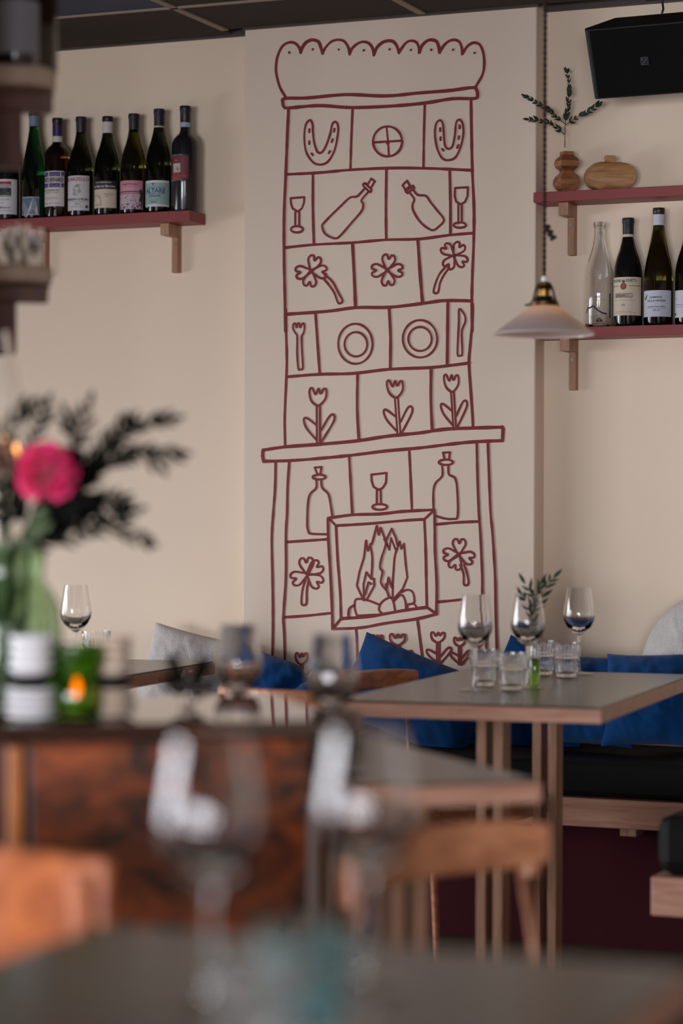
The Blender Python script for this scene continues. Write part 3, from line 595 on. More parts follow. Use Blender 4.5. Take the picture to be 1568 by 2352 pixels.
for k in range(17):
    c = -1 + 2 * k / 16; q = math.sqrt(max(0, 1 - c * c)); pr.append((max(.030, .069 * q ** .55), max(.015, .032 * q ** .55), .041 + .040 * c))
put('body', rect_lathe(pr), M_wv3, v2)
put('neck', MB().box(-.014, .014, -.013, .013, .080, .100), M_wv3, v2, bevel=.0008)
# ------------------------------------------------------------------ leaves, twigs
def leaf_mesh(name, wd, m):
    n = 6; vs = []; fs = []
    for i in range(n + 1):
        t = i / n; h = wd * math.sin(PI * t ** .85) if 0 < i < n else .002; z = .12 * math.sin(PI * t)
        vs += [(t, -h, z * .6 + h * .5), (t, 0, z * .6), (t, h, z * .6 + h * .5)]
    for i in range(n):
        a = 3 * i; fs += [(a, a + 1, a + 4, a + 3), (a + 1, a + 2, a + 5, a + 4)]
    me = MB().add(vs, fs, True).mesh(name); me.materials.append(m); return me
LEAF = leaf_mesh('leaf', .19, M_leaf); LEAFD = leaf_mesh('leaf', .17, M_leafd); LEAFP = leaf_mesh('leaf', .3, M_leaflt); LEAFN = leaf_mesh('leaf', .13, M_leaf)
def twig(name, label, lines, lr, leafmesh, lsize, cat='twig', group=None, smat=None, per=.012, spread=.6, depth=.0, start=.25, sides=2):
    """lines: lists of world points, first line starts at the base"""
    base = Vector(lines[0][0]); t = thing(name, label, cat, base, 0, group); mb = MB()
    for ln in lines:
        pts = [Vector(p) - base for p in ln]; sm = []
        for i in range(len(pts) - 1):
            for q in range(4): sm.append(pts[i].lerp(pts[i + 1], q / 4))
        sm.append(pts[-1])
        sm = [p if i in (0, len(sm) - 1) else (sm[i - 1] + p * 2 + sm[i + 1]) / 4 for i, p in enumerate(sm)]
        mb.tube(sm, lr, 6, r1=lr * .45)
        tot = sum((sm[i + 1] - sm[i]).length for i in range(len(sm) - 1)); arc = 0; nxt = tot * start if ln is lines[0] else tot * .12; side = 1
        for i in range(len(sm) - 1):
            seg = sm[i + 1] - sm[i]; d = seg.normalized()
            while arc + seg.length >= nxt:
                p = sm[i] + d * (nxt - arc); pr = d.cross(FWD).normalized()
                for sd in ((1, -1) if sides == 2 else (side,)):
                    dirv = (d + pr * sd * random.uniform(spread * .6, spread * 1.3) + FWD * random.uniform(-.5, .5)).normalized()
                    L_ = lsize * random.uniform(.7, 1.15)
                    up = (FWD * -1 + Vector((random.uniform(-.6, .6), 0, random.uniform(-.6, .6)))).normalized()
                    yv = up.cross(dirv).normalized(); zv = dirv.cross(yv)
                    o = bpy.data.objects.new('leaf', leafmesh); COL.objects.link(o); o.parent = t
                    mt = Matrix((dirv, yv, zv)).transposed().to_4x4() @ Matrix.Scale(L_, 4); mt.translation = p; o.matrix_local = mt
                side = -side; nxt += per * random.uniform(.8, 1.25)
            arc += seg.length
        # tip leaf
        o = bpy.data.objects.new('leaf', leafmesh); COL.objects.link(o); o.parent = t
        d = (sm[-1] - sm[-2]).normalized(); yv = FWD.cross(d).normalized(); zv = d.cross(yv)
        mt = Matrix((d, yv, zv)).transposed().to_4x4() @ Matrix.Scale(lsize, 4); mt.translation = sm[-1]; o.matrix_local = mt
    put('stem', mb, smat or M_stem, t); return t
def zz(ox, oy, s, L): return [(ox + x / s, oy + y_ / s) for x, y_ in L]
random.seed(11)
def shp(L, dy=0.0): return [onY(x, y_, YW - .058 - dy * i) for i, (x, y_) in enumerate(zz(1190, 140, 5.407, L))]
twig('leafy_twig', 'dark green leafy twig branching from the gourd shaped wooden vase', [
 shp([(578, 1075), (578, 915), (582, 780), (600, 650), (625, 500), (632, 350), (632, 250), (605, 150)]),
 shp([(582, 780), (470, 700), (350, 590), (220, 510), (110, 450)], .012), shp([(576, 915), (490, 840), (400, 775), (270, 740), (140, 725)], .012), shp([(586, 795), (690, 725), (780, 670), (880, 620), (980, 550)], .003)],
 .0013, LEAF, .0205, per=.014, start=.36, spread=.45)
# ------------------------------------------------------------------ speaker
c = onY(1481, 139, YW - .30)
sp_ = thing('loudspeaker', 'black wall loudspeaker tilted down in the upper right corner', 'speaker', c, 0)
sp_.rotation_euler = (math.radians(24), 0, math.radians(-3))
W_, H_, D_ = .158, .098, .17
vs = [(-W_, 0, -H_), (W_, 0, -H_), (W_, 0, H_), (-W_, 0, H_), (-W_ * 1.04, .02, -H_ * .99), (W_ * 1.04, .02, -H_ * .99), (W_ * 1.06, .02, H_), (-W_ * 1.06, .02, H_), (-W_ * .8, D_, -H_ * .75), (W_ * .8, D_, -H_ * .75), (W_ * .82, D_, H_ * .9), (-W_ * .82, D_, H_ * .9)]
fs = [(0, 1, 2, 3)] + [(a, b, b + 4, a + 4) for a, b in ((1, 0), (2, 1), (3, 2), (0, 3), (5, 4), (6, 5), (7, 6), (4, 7))] + [(9, 8, 11, 10)]
put('cabinet', MB().add(vs, fs), M_black, sp_, bevel=.004)
put('grille', MB().box(-W_ * .93, W_ * .97, -.004, .002, -H_ * .95, H_ * .95), M_grille, sp_, bevel=.002)
lg = put('badge', MB().box(-.011, .011, -.006, -.004, -.011, .011), paint(60, 60, 64), sp_, bevel=.001)
put('badge_mark', MB().box(-.008, .008, -.0066, -.006, -.008, .008), paint(20, 20, 22), lg); 
put('badge_mark', MB().add([(-.006, -.0072, -.006), (-.003, -.0072, -.006), (.006, -.0072, .004), (.006, -.0072, .007)], [(0, 1, 2, 3)]).add([(-.006, -.0072, .006), (-.006, -.0072, .001), (-.002, -.0072, .006)], [(0, 1, 2)]), paint(90, 90, 96), lg)
put('mount', MB().box(-.03, .03, D_ - .02, D_ + .025, -.05, .06), M_black, sp_)
pts = [P(1520, 30, 6.45), P(1523, 20, 6.47), P(1521, 8, 6.5), P(1524, -14, 6.5)]
put('speaker_cable', MB().tube([p - c for p in pts], .003, 6), M_black, None, c)
o = bpy.data.objects['speaker_cable']; o['label'] = 'short black cable running from the loudspeaker up to the ceiling'; o['category'] = 'cable'
# ------------------------------------------------------------------ pendant lamp
ZP = 5.62; c = P(1249, 770, ZP); RS = 116 / F * ZP
lamp = thing('pendant_lamp', 'opal glass cone pendant lamp with brass holder on a twisted dark cord', 'lamp', (c.x, c.y, c.z))
u = ZP / F
zt = 68 * u
def cone(r0, r1, z0, z1, n): return [(r0 + (r1 - r0) * k / n, z0 + (z1 - z0) * k / n) for k in range(n + 1)]
out = cone(RS, 31 * u, .004, zt, 10); inn = cone(31 * u - .003, RS - .004, zt, .004, 10)
put('shade', MB().lathe([(RS - .003, 0)] + [(RS + .0005, .001)] + out + inn + [(RS - .003, 0)], 56), M_opal, lamp)
put('shade_holder', MB().lathe([(33 * u, zt - .001), (33.5 * u, zt + .008), (30 * u, zt + .010), (22 * u, zt + .014), (19 * u, zt + .022)], 32), M_dbrass, lamp)
for k in range(3):
    a = k * 2 * PI / 3 + PI; r_ = 34 * u
    put('thumb_screw', MB().tube([(r_ * math.cos(a), r_ * math.sin(a), zt + .003), ((r_ + .012) * math.cos(a), (r_ + .012) * math.sin(a), zt + .003)], .0025, 8), M_dbrass, lamp)
z0 = zt + .010
put('socket', MB().lathe([(12 * u, z0), (12.5 * u, z0 + .006), (12.5 * u, z0 + 34 * u), (12 * u, z0 + 40 * u), (6 * u, z0 + 46 * u), (.0001, z0 + 47 * u)], 28), M_brass, lamp)
for s in (-1, 1):
    put('holder_arm', MB().tube([(s * 28 * u, 0, zt + .010), (s * 24 * u, 0, zt + .022), (s * 20 * u, 0, zt + 38 * u), (s * 14 * u, 0, zt + 50 * u), (0, 0, zt + 54 * u)], .0028, 8), M_dbrass, lamp)
put('holder_cap', MB().lathe([(16 * u, zt + 36 * u), (15.5 * u, zt + 42 * u), (11 * u, zt + 50 * u), (3 * u, zt + 54.5 * u), (.0001, zt + 55 * u)], 28), M_dbrass, lamp)
put('cord_grip', MB().lathe([(6.5 * u, zt + 52 * u), (6.5 * u, zt + 64 * u), (4 * u, zt + 68 * u), (.0001, zt + 68 * u)], 20), M_white, lamp)
zc = CEIL - c.z
for ph in (0, PI):
    put('cord', MB().tube([(.0022 * math.cos(k * .9 + ph), .0022 * math.sin(k * .9 + ph), zt + 67 * u + (zc - zt - 67 * u) * k / 220) for k in range(221)], .0028, 6), M_cord, lamp)
kz = P(1252, 530, ZP).z - c.z
put('cord_knot', MB().tube([(.004 + .006 * math.sin(k * .8) + .0009 * k, .006 * math.cos(k * .8), kz + .012 - .0016 * k) for k in range(22)], .0042, 8), M_cord, lamp)
put('bulb', MB().lathe([(.0001, zt - .03), (.012, zt - .027), (.017, zt - .016), (.013, zt - .003), (.009, zt + .008)], 20), M_bulb, lamp)
bl = bpy.data.lights.new('lamp_bulb_light', 'POINT'); bl.energy = .4; bl.color = (1, .55, .25); bl.shadow_soft_size = .018
bo = bpy.data.objects.new('lamp_bulb_light', bl); COL.objects.link(bo); bo.parent = lamp; bo.location = (0, 0, zt - .034)
# ------------------------------------------------------------------ glassware
def wineglass_parts(t, gm=M_glass):
    out = [(.0045, .098), (.008, .101), (.019, .108), (.031, .121), (.0385, .136), (.0402, .148), (.0385, .165), (.0345, .190), (.0300, .218), (.0297, .2195)]
    inn = [(.0290, .2195), (.0335, .190), (.0374, .165), (.0389, .150), (.0365, .138), (.028, .126), (.015, .116), (.006, .113), (.0001, .1128)]
    put('bowl', MB().lathe(out + inn, 40), gm, t)
    put('stem', MB().lathe([(.0055, .008), (.0040, .016), (.0035, .05), (.0035, .085), (.0045, .098)], 20), gm, t)
    put('foot', MB().lathe([(.0001, .0003), (.036, .0003), (.0385, .0012), (.036, .0022), (.02, .0042), (.0085, .0062), (.0055, .008)], 40), M_foot, t)
TZ = .741
def wineglass(px, Z, label, z=TZ, grp=None):
    X = (px - CX) / F * Z; t = thing('wine_glass', label, 'wine glass', CF(X, Z, z), 0, grp); wineglass_parts(t); return t
def tumbler(px, Z, label, z=TZ, grp=None, gm=None, s=1.0):
    X = (px - CX) / F * Z; t = thing('water_tumbler', label, 'tumbler', CF(X, Z, z), 0, grp)
    rb = lambda k, i, r: (.0010 * (1 if i % 4 < 2 else -1)) if (2 <= k <= 4 or 6 <= k <= 7) else 0
    out = [(.0001, .0005), (.022, .0005), (.0245, .003), (.0262, .012), (.0290, .046), (.0298, .049), (.0325, .052), (.0345, .076), (.0350, .083), (.0350, .0855)]
    inn = [(.0325, .0855), (.0318, .076), (.0298, .054), (.0268, .046), (.0235, .014), (.018, .010), (.0001, .010)]
    put('glass_body', MB().lathe([(r * s, z_ * s) for r, z_ in out + inn], 96, ribs=rb), gm or M_glass, t); return t
# ------------------------------------------------------------------ tables
def table(label, corner, v_dir, width, length, z=.74, legs=((.25, .77)), th=.035, grp=None, name='dining_table', sgn=1, full=True):
    """corner: camera-frame (X, Z) of the near right corner; v_dir: camera-frame direction of the long side; local +Y = v, -X = across"""
    vx, vz = v_dir; l = math.hypot(vx, vz); vx /= l; vz /= l
    t = thing(name, label, 'table', CF(corner[0], corner[1], 0), cam_angle(vx, vz), grp)
    put('tabletop', MB().box(-width + .004, -.004, .004, length - .004, z - .004, z), M_lino, t, bevel=.001)
    e = .0
    for nm, b in (('edge_board', (-width, 0, 0, .022)), ('edge_board', (-width, 0, length - .022, length)), ('edge_board', (-width, -width + .022, .022, length - .022)), ('edge_board', (-.022, 0, .022, length - .022))):
        put(nm, MB().box(b[0], b[1], b[2], b[3], z - th, z - .004), M_oakX if b[1] - b[0] > .1 else M_oakX, t, bevel=.0015)
    put('underside', MB().box(-width + .022, -.022, .022, length - .022, z - .028, z - .006), M_oakX, t)
    for q in legs:
        y = q * length
        put('crossbar', MB().box(-width / 2 - .12, -width / 2 + .10, y - .02, y + .012, z - th - .016, z - th), M_oakX, t, bevel=.001)
        for s in (-.0195, .0195):
            put('leg', MB().box(-width / 2 + s - .0105, -width / 2 + s + .0105, y - .035, y + .035, .02, z - th - .0005), M_oak, t, bevel=.001)
        put('foot_rail', MB().box(-width / 2 - min(.24, width / 2 - .03), -width / 2 + min(.24, width / 2 - .03), y - .02, y + .02, .0, .028), M_oak, t, bevel=.002)
    return t
table('grey topped oak dining table in front of the bench, with four wine glasses place', (.5486, 5.093), (.312, .950), .60, 1.12, legs=(.23, .70))
bpy.data.objects['dining_table']['label'] = 'large grey topped oak dining table at mid right, set with wine glasses and tumblers'
table('grey topped dining table at the left wall, half hidden behind the cabinet', (-.3444 - .312 * 1.1, 6.62 - .950 * 1.1), (.312, .950), .60, 1.1, legs=(.3, .75))
tm = table('narrow grey topped table behind the foreground chair, its pointed corner showing', (.308, 3.71), (-.34, .94), .32, .70, legs=(.25, .75))
table('out of focus grey green table in the foreground, nearest the camera', (.321, 2.186 - .62 * .93), (.385, .923), .60, .82, legs=(.3, .75))
# fix the foreground table so that its far edge lands on the photograph's
fg = [o for o in bpy.data.objects if o.name.startswith('dining_table') and o.parent is None][-1]
BR = Vector((.321, 2.186)); vd = Vector((.36, .933)).normalized(); cr = BR - vd * .82
fg.location = CF(cr.x, cr.y, 0); fg.rotation_euler.z = cam_angle(vd.x, vd.y)
GM = 'glasses on the large dining table'
def zof(y_, z=TZ): return F * (EYE.z - z) / (y_ - CY)
wineglass(1092, zof(1584), 'front left wine glass on the large table, nearest the camera there', grp=GM)
wineglass(1213, zof(1578), 'middle wine glass on the large table, half behind the olive sprig', grp=GM)
wineglass(1330, zof(1546), 'right wine glass on the large table, standing clear against the right wall', grp=GM)
TM = 'tumblers on the large dining table'
tumbler(1112, zof(1574), 'ribbed tumbler leftmost on the large table, behind the front wine glass stem', grp=TM)
tumbler(1176, zof(1583), 'ribbed tumbler front centre on the large table, left of the green bud vase', grp=TM)
tumbler(1247, zof(1548), 'ribbed tumbler behind the green bud vase on the large table', grp=TM)
tumbler(1302, zof(1553), 'ribbed tumbler rightmost on the large table, left of the right wine glass', grp=TM)
# bud vase with olive sprig
Zb = zof(1571); X = (1229 - CX) / F * Zb
bv = thing('bud_vase', 'small clear bud vase with a green glass foot holding an olive sprig', 'vase', CF(X, Zb, TZ))
put('green_base', MB().lathe([(.0001, .0003), (.0115, .0003), (.0125, .002), (.0125, .062), (.0115, .064), (.0001, .064)], 24), M_ggreen, bv, label='green glass lower half')
put('clear_neck', MB().lathe([(.0118, .064), (.0118, .085), (.011, .092), (.0098, .092), (.0106, .085), (.0106, .066), (.0001, .065)], 24), M_glass, bv)
random.seed(21)
def tb(L, dz=0): return [P(x, y_, Zb + dz * i) for i, (x, y_) in enumerate(zz(1040, 1310, 4.356, L))]
twig('olive_sprig', 'olive sprig with slender dark leaves standing in the bud vase on the large table', [
 tb([(835, 870), (815, 700), (800, 560), (800, 400), (815, 250), (870, 150)]), tb([(805, 300), (760, 200), (725, 140)]), tb([(800, 450), (870, 330), (900, 230), (960, 120), (1000, 80)]), tb([(800, 500), (750, 380), (700, 280)])],
 .001, LEAFN, .033, per=.020, spread=.6, start=.35)
GF = 'glasses in the foreground'
wineglass(484, zof(2312), 'large blurred wine glass in the left foreground on the nearest table', grp=GF)
wineglass(842, zof(2268), 'large blurred wine glass in the middle foreground on the nearest table', grp=GF)
M_aqua = glassmat('aqua_glass', (0.58, 0.80, 0.82, 1))
tumbler(703, 1.86, 'blurred aqua tinted tumbler in the foreground between the two wine glasses', grp=GF, gm=M_aqua, s=1.05)
tumbler(600, 1.78, 'blurred clear tumbler at the bottom of the picture in the foreground', grp=GF, s=1.0)
GL = 'glasses behind the cabinet'
wineglass(765, 3.74, 'blurred wine glass just right of the cabinet on the narrow table', grp=GL)
wineglass(548, 4.05, 'blurred wine glass behind the cabinet top, left of the blue cushion', grp=GL)
wineglass(175, 6.2, 'sharp wine glass on the left table beside the green vase', grp='glasses on the left table')
tumbler(222, 6.36, 'ribbed tumbler on the left table, right of its wine glass', grp='glasses on the left table', s=1.1)
# ------------------------------------------------------------------ chairs
def chair(label, pos, head, top=.76, bh=.075, grp='wooden chairs', wd=.44, wm=None, name='dining_chair', lr=.0135):
    wm = wm or M_chair
    t = thing(name, label, 'chair', CF(pos[0], pos[1], 0), cam_angle(*head), grp); hw = wd / 2
    for s in (-1, 1):
        put('leg', MB().tube([(s * hw * .98, -.205, 0), (s * hw * .96, -.19, .44), (s * hw * .97, -.20, top - bh - .01), (s * hw * .97, -.205, top - .02)], lr, 12, r1=lr), wm, t)
        put('leg', MB().tube([(s * hw * .95, .20, 0), (s * hw * .88, .19, .42)], lr * .85, 12, r1=lr * 1.1), wm, t)
    n = 16; vs = []; fs = []
    for i in range(n + 1):
        x = -hw - .012 + (wd + .024) * i / n; q = (2 * i / n - 1); y = -.245 + .065 * q * q; tw = .016
        hh = bh / 2 * (1 - (.25 if bh < .1 else .03) * q ** 6); zc_ = top - bh / 2
        vs += [(x, y - tw / 2, zc_ - hh), (x, y + tw / 2, zc_ - hh), (x, y + tw / 2, zc_ + hh), (x, y - tw / 2, zc_ + hh)]
    for i in range(n):
        for j in range(4): k = (j + 1) % 4; fs.append((4 * i + j, 4 * i + 4 + j, 4 * i + 4 + k, 4 * i + k))
    fs += [(0, 1, 2, 3), (4 * n + 3, 4 * n + 2, 4 * n + 1, 4 * n)]
    put('backrest', MB().add(vs, fs, False), wm, t, bevel=.005)
    put('seat_frame', MB().box(-hw * .95, hw * .95, -.2, .21, .395, .435), wm, t, bevel=.006)
    put('seat_pad', MB().box(-hw, hw, -.195, .225, .436, .475), M_pad, t, bevel=.014)
    return t
chair('blurred wooden chair with curved backrest, in front of the narrow table', (.146 + .74 * .2, 3.415 - .68 * .2), (.74, -.68), top=.702, bh=.074, wd=.40, lr=.0175)
chair('wooden chair at the far left side of the large dining table, behind the nearer chair', (.27, 6.055), (.88, -.47), top=.745, bh=.05, wd=.34, lr=.0085)
chair('wooden chair between the cabinet and the large table, its back rail below the blue cushion', (-.02, 5.72), (.5, .86), top=.745, bh=.045, wd=.38, lr=.0085)
chair('blurred orange wooden chair with tall back panel at the lower left edge', (-.42 + .15, 2.84 + .14), (.76, .65), top=.766, bh=.17, wd=.44, wm=M_orange, name='panel_back_chair')
# ------------------------------------------------------------------ benches
xb0, xb1 = XL + .5, XR - .02; yb = YW - .575
bench = thing('wall_bench', 'long dark cushioned bench with oak front board along the back wall', 'bench', (0, yb, 0))
put('seat_cushion', MB().box(xb0, xb1, -.004, .50 - .02, .405, .500), M_pad, bench, bevel=.014)
put('front_board', MB().box(xb0, xb1, .0, .03, .325, .400), M_oakX, bench, bevel=.002)
put('seat_board', MB().box(xb0, xb1, .03, .50 - .02, .38, .40), M_oakX, bench)
put('base_panel', MB().box(xb0, xb1, .09, .12, 0.0, .38), M_maroon, bench)
for px in (1437, 700, 1100):
    x = onY(px, 1915, yb).x; put('support_block', MB().box(x - .022, x + .022, .02, .09, .303, .325), M_oak, bench, bevel=.001)
c = CF(.0, 0, 0)
cr_ = thing('corner_bench', 'black cushioned end of an oak bench cut by the right picture edge', 'bench', CF((1498 - CX) / F * 5.2, 5.2, 0), cam_angle(.385, .923))
put('seat_cushion', MB().box(.008, .62, .0, .5, .372, .50), M_pad, cr_, bevel=.03)
put('front_board', MB().box(.0, .62, .0, .035, .285, .368), M_oakX, cr_, bevel=.003)
put('side_board', MB().box(.0, .035, .035, .5, .285, .368), M_oakX, cr_, bevel=.003)
put('base_panel', MB().box(.10, .62, .10, .46, 0, .285), M_pad, cr_)
# ------------------------------------------------------------------ cushions
def pillow(name, label, px, py, yy, w_, h_, t_, rot, m, lean=14, seed=0, fold=0, grp=None, round_=False, cat='cushion', rz=0):
    n = 44; vs = []; fs = []; g = onY(px, py, yy)
    for side in (1, -1):
        for i in range(n + 1):
            for j in range(n + 1):
                a, b = 2 * i / n - 1, 2 * j / n - 1
                e = max(0, (1 - abs(a) ** 2.6)) ** .5 * max(0, (1 - abs(b) ** 2.6)) ** .5
                x = a * w_ / 2 * (1 - .07 * (1 - b * b) ** 2 * 0 - .045 * (1 - b * b) * a * a); z = b * h_ / 2 * (1 - .05 * (1 - a * a) * b * b)
                if round_:
                    k = max(abs(a), abs(b)); r = math.hypot(a, b) or 1; x = a / r * k * w_ / 2; z = b / r * k * h_ / 2; e = math.sqrt(max(0, 1 - k ** 2.5))
                nz = noise.noise(Vector((a * 1.6 + seed, b * 1.6, side * 3))) + .5 * noise.noise(Vector((a * 4 + seed, b * 4, side)))
                wr = (.011 * nz + .0035 * noise.noise(Vector((a * 9 + b * 4 + seed, b * 5, side)))) * e
                if fold: wr -= .035 * math.exp(-((a - .1 - b * .35) / .13) ** 2) * e
                if fold: z -= fold * math.exp(-((a - .35) / .22) ** 2) * max(0, b) ** 2
                vs.append((x, -side * (t_ / 2 * e + wr), z))
    N = (n + 1) ** 2
    for s in (0, 1):
        for i in range(n):
            for j in range(n):
                q = [s * N + i * (n + 1) + j, s * N + (i + 1) * (n + 1) + j, s * N + (i + 1) * (n + 1) + j + 1, s * N + i * (n + 1) + j + 1]
                fs.append(tuple(q if s == 0 else q[::-1]))
    mb = MB().add(vs, fs, True); me = mb.mesh(name)
    t = put(name, me, m, None, g); t['label'] = label; t['category'] = cat
    if grp: t['group'] = grp
    t.rotation_mode = 'XYZ'
    t.matrix_world = Matrix.Translation(g) @ Matrix.Rotation(math.radians(rz), 4, 'Z') @ Matrix.Rotation(math.radians(-lean), 4, 'X') @ Matrix.Rotation(math.radians(rot), 4, 'Y')
    return t
BG = 'blue velvet cushions on the bench'
pillow('velvet_cushion', 'blue velvet cushion with its pointed corner up, below the painted fireplace', 948, 1602, 6.36, .44, .25, .13, 19, M_blue, 20, 1, grp=BG)
pillow('velvet_cushion', 'blue velvet cushion with a deep fold, left below the painted fireplace', 650, 1606, 6.38, .34, .235, .13, 14, M_blue, 20, 5, fold=.03, grp=BG)
pillow('velvet_cushion', 'blue velvet cushion behind the glasses, at the chimney breast edge', 1240, 1610, 6.50, .34, .26, .09, 24, M_blue, 14, 8, grp=BG)
pillow('velvet_cushion', 'blue velvet cushion on the bench right of the chimney breast, behind the table', 1352, 1608, 6.35, .27, .255, .12, 1, M_blue, 20, 12, grp=BG)
pillow('velvet_cushion', 'blue velvet cushion farthest right on the bench, next to the grey round cushion', 1490, 1607, 6.33, .25, .26, .13, -2, M_blue, 20, 15, grp=BG)
pillow('velvet_cushion', 'low blue velvet cushion behind the pointed one, seen under the left end of the table', 880, 1662, 6.47, .38, .16, .09, 2, M_blue, 8, 31, grp=BG)
pillow('velvet_cushion', 'low blue velvet cushion between the two pointed ones, seen under the table', 1105, 1662, 6.46, .30, .16, .09, -2, M_blue, 8, 35, grp=BG)
pillow('boucle_cushion', 'grey boucle cushion leaning on the left wall behind the left table', 440, 1562, 6.46, .32, .29, .12, 12, M_boucle, 16, 19, grp='grey boucle cushions', rz=10)
pillow('boucle_cushion', 'round grey boucle cushion cut by the right picture edge', 1626, 1540, 6.47, .38, .43, .15, 0, M_boucle, 12, 23, grp='grey boucle cushions', round_=True)
# ------------------------------------------------------------------ cabinet
TOPZ = .85
FLp = Vector((-.447, 3.40)); th_ = math.radians(13)
fr = Vector((math.cos(th_), math.sin(th_))); sd = Vector((-math.sin(th_), math.cos(th_)))
cab = thing('burl_cabinet', 'dark orange burl wood cabinet with a mirror glossy top, left foreground', 'cabinet', CF(FLp.x, FLp.y, 0), cam_angle(sd.x, sd.y))
# local: +X along the front to the right, +Y to the back; front face at y = 0
WID = .415
put('carcass', MB().box(-.45, WID, .02, .40, .06, TOPZ - .03), M_burl, cab)
put('front_panel', MB().box(.012, WID - .004, .004, .02, .07, TOPZ - .035), M_burl, cab, bevel=.002)
put('stile', MB().box(-.022, .0, -.012, .02, .06, TOPZ - .03), M_stile, cab, bevel=.003, label='lighter orange upright stile')
put('door', MB().box(-.44, -.026, .004, .02, .07, TOPZ - .035), wood('cabinet_door', srgb(90, 48, 32), srgb(132, 78, 54), (14, 14, 3), .3, coat=.3), cab, bevel=.002)
put('cabinet_top', MB().box(-.47, WID + .045, -.015, .47, TOPZ - .022, TOPZ), M_top, cab, bevel=.002)
put('plinth', MB().box(-.43, WID - .02, .03, .38, 0, .06), M_pad, cab)
def on_top(px, Z): return CF((px - CX) / F * Z, Z, TOPZ + .0006)
# stacks of small dishes; the wider lower tiers imitate their reflection in the top
def stack(px, Z, n, r, h, m, who, name, z=None, grp=None, cat='dish'):
    p = on_top(px, Z) if z is None else CF((px - CX) / F * Z, Z, z)
    me = MB().lathe([(.0001, .0005), (r * .62, 0), (r * .72, .001), (r * .97, h * .55), (r, h * .9), (r * .98, h), (r * .94, h * .9), (r * .7, h * .35), (.0001, h * .3)], 32).mesh(name); me.materials.append(m)
    for k in range(n):
        o = bpy.data.objects.new(name, me); COL.objects.link(o); o.location = (p.x + random.uniform(-.001, .001), p.y, p.z + k * h * .92)
        pos = 'its only one' if n == 1 else 'lowest' if k == 0 else 'topmost' if k == n - 1 else ('second', 'third', 'fourth', 'fifth', 'sixth', 'seventh')[k - 1] + ' up'
        o['label'] = '%s, %s' % (who, pos); o['category'] = cat; o['group'] = grp
random.seed(4)
stack(74, 3.47, 4, .037, .0120, M_white, 'wider white dish added as the mirror image under the left dish tower', 'white_dish', grp='white dishes on the cabinet')
stack(74, 3.47, 1, .031, .0200, M_pad, 'dark disc added as the gap in the left dish tower', 'dark_gap_disc', z=TOPZ + .0455, grp='dark gap discs on the cabinet')  # dark disc added to fill the gap above the imitated reflection
stack(74, 3.47, 4, .032, .0150, M_white, 'smaller white dish in the upper left dish tower', 'white_dish', z=TOPZ + .0645, grp='white dishes on the cabinet')
stack(262, 3.52, 4, .033, .0110, M_beige, 'wider dish in shade beige, added as the mirror image under the right tower', 'shaded_dish', grp='dishes in shade colour on the cabinet')  # beige puts the shade on the right tower into its colour
stack(262, 3.52, 1, .027, .0200, M_pad, 'dark disc added as the gap in the right dish tower', 'dark_gap_disc', z=TOPZ + .0420, grp='dark gap discs on the cabinet')
stack(262, 3.52, 4, .027, .0150, M_beige, 'smaller dish in shade beige in the upper right dish tower', 'shaded_dish', z=TOPZ + .0605, grp='dishes in shade colour on the cabinet')
stack(742, 4.12, 5, .072, .0145, M_beige, 'pale plate right of the cabinet behind the blurred wine glass', 'pale_plate', z=TZ, grp='plates on the narrow table', cat='plate')
p = on_top(178, 3.50)
ch = thing('candle_holder', 'green glass votive holder with a burning candle on the cabinet', 'candle holder', p)
put('glass_cup', MB().lathe([(.0001, 0), (.030, 0), (.034, .003), (.040, .014), (.041, .050), (.034, .060), (.036, .068), (.042, .080), (.042, .103), (.039, .105), (.039, .082), (.033, .069), (.031, .060), (.037, .048), (.036, .014), (.028, .008), (.0001, .008)], 40), M_ggreen, ch)
put('candle', MB().lathe([(.0001, .009), (.019, .009), (.019, .022), (.0001, .022)], 24), M_candle, ch)
put('flame', MB().lathe([(.0001, .030), (.0055, .035), (.0065, .042), (.0035, .052), (.0001, .058)], 16), M_flame, ch)
# large vase
ZV = 3.64; p = on_top(8, ZV); u = ZV / F
vase = thing('flower_vase', 'large green glass vase of flowers on the left of the cabinet', 'vase', p)
ov = [(.0001, .0), (.080, .0), (.086, .004), (.089, .03), (.089, .13), (.086, .155), (.074, .178), (.064, .192), (.062, .205), (.064, .236), (.067, .242)]
iv = [(.064, .242), (.061, .236), (.059, .205), (.061, .192), (.071, .176), (.083, .154), (.086, .13), (.086, .03), (.082, .012), (.0001, .012)]
rb = lambda k, i, r: (.0010 * math.cos(i * PI / 3)) if 2 < k < 6 else 0
put('glass_body', MB().lathe(ov + iv, 96, ribs=rb), M_gvase, vase)
random.seed(9)
stems = MB()
for k in range(16):
    a = random.uniform(0, 2 * PI); r0 = random.uniform(.02, .07); r1 = random.uniform(.0, .045)
    stems.tube([(r0 * math.cos(a), r0 * math.sin(a), .016), (r1 * math.cos(a + 2), r1 * math.sin(a + 2), .15), (r1 * math.cos(a + 2.3) * 1.1, r1 * math.sin(a + 2.3) * 1.1, .25)], .0035, 6)
st = put('stem_bundle', stems, M_leaflt, vase, label='green stems standing in the vase'); st['kind'] = 'stuff'
def bq(L, dz=0.0, Z0=None): return [P(x, y_, (Z0 or ZV) + dz * i) for i, (x, y_) in enumerate(L)]
BQ = 'foliage branches in the vase'
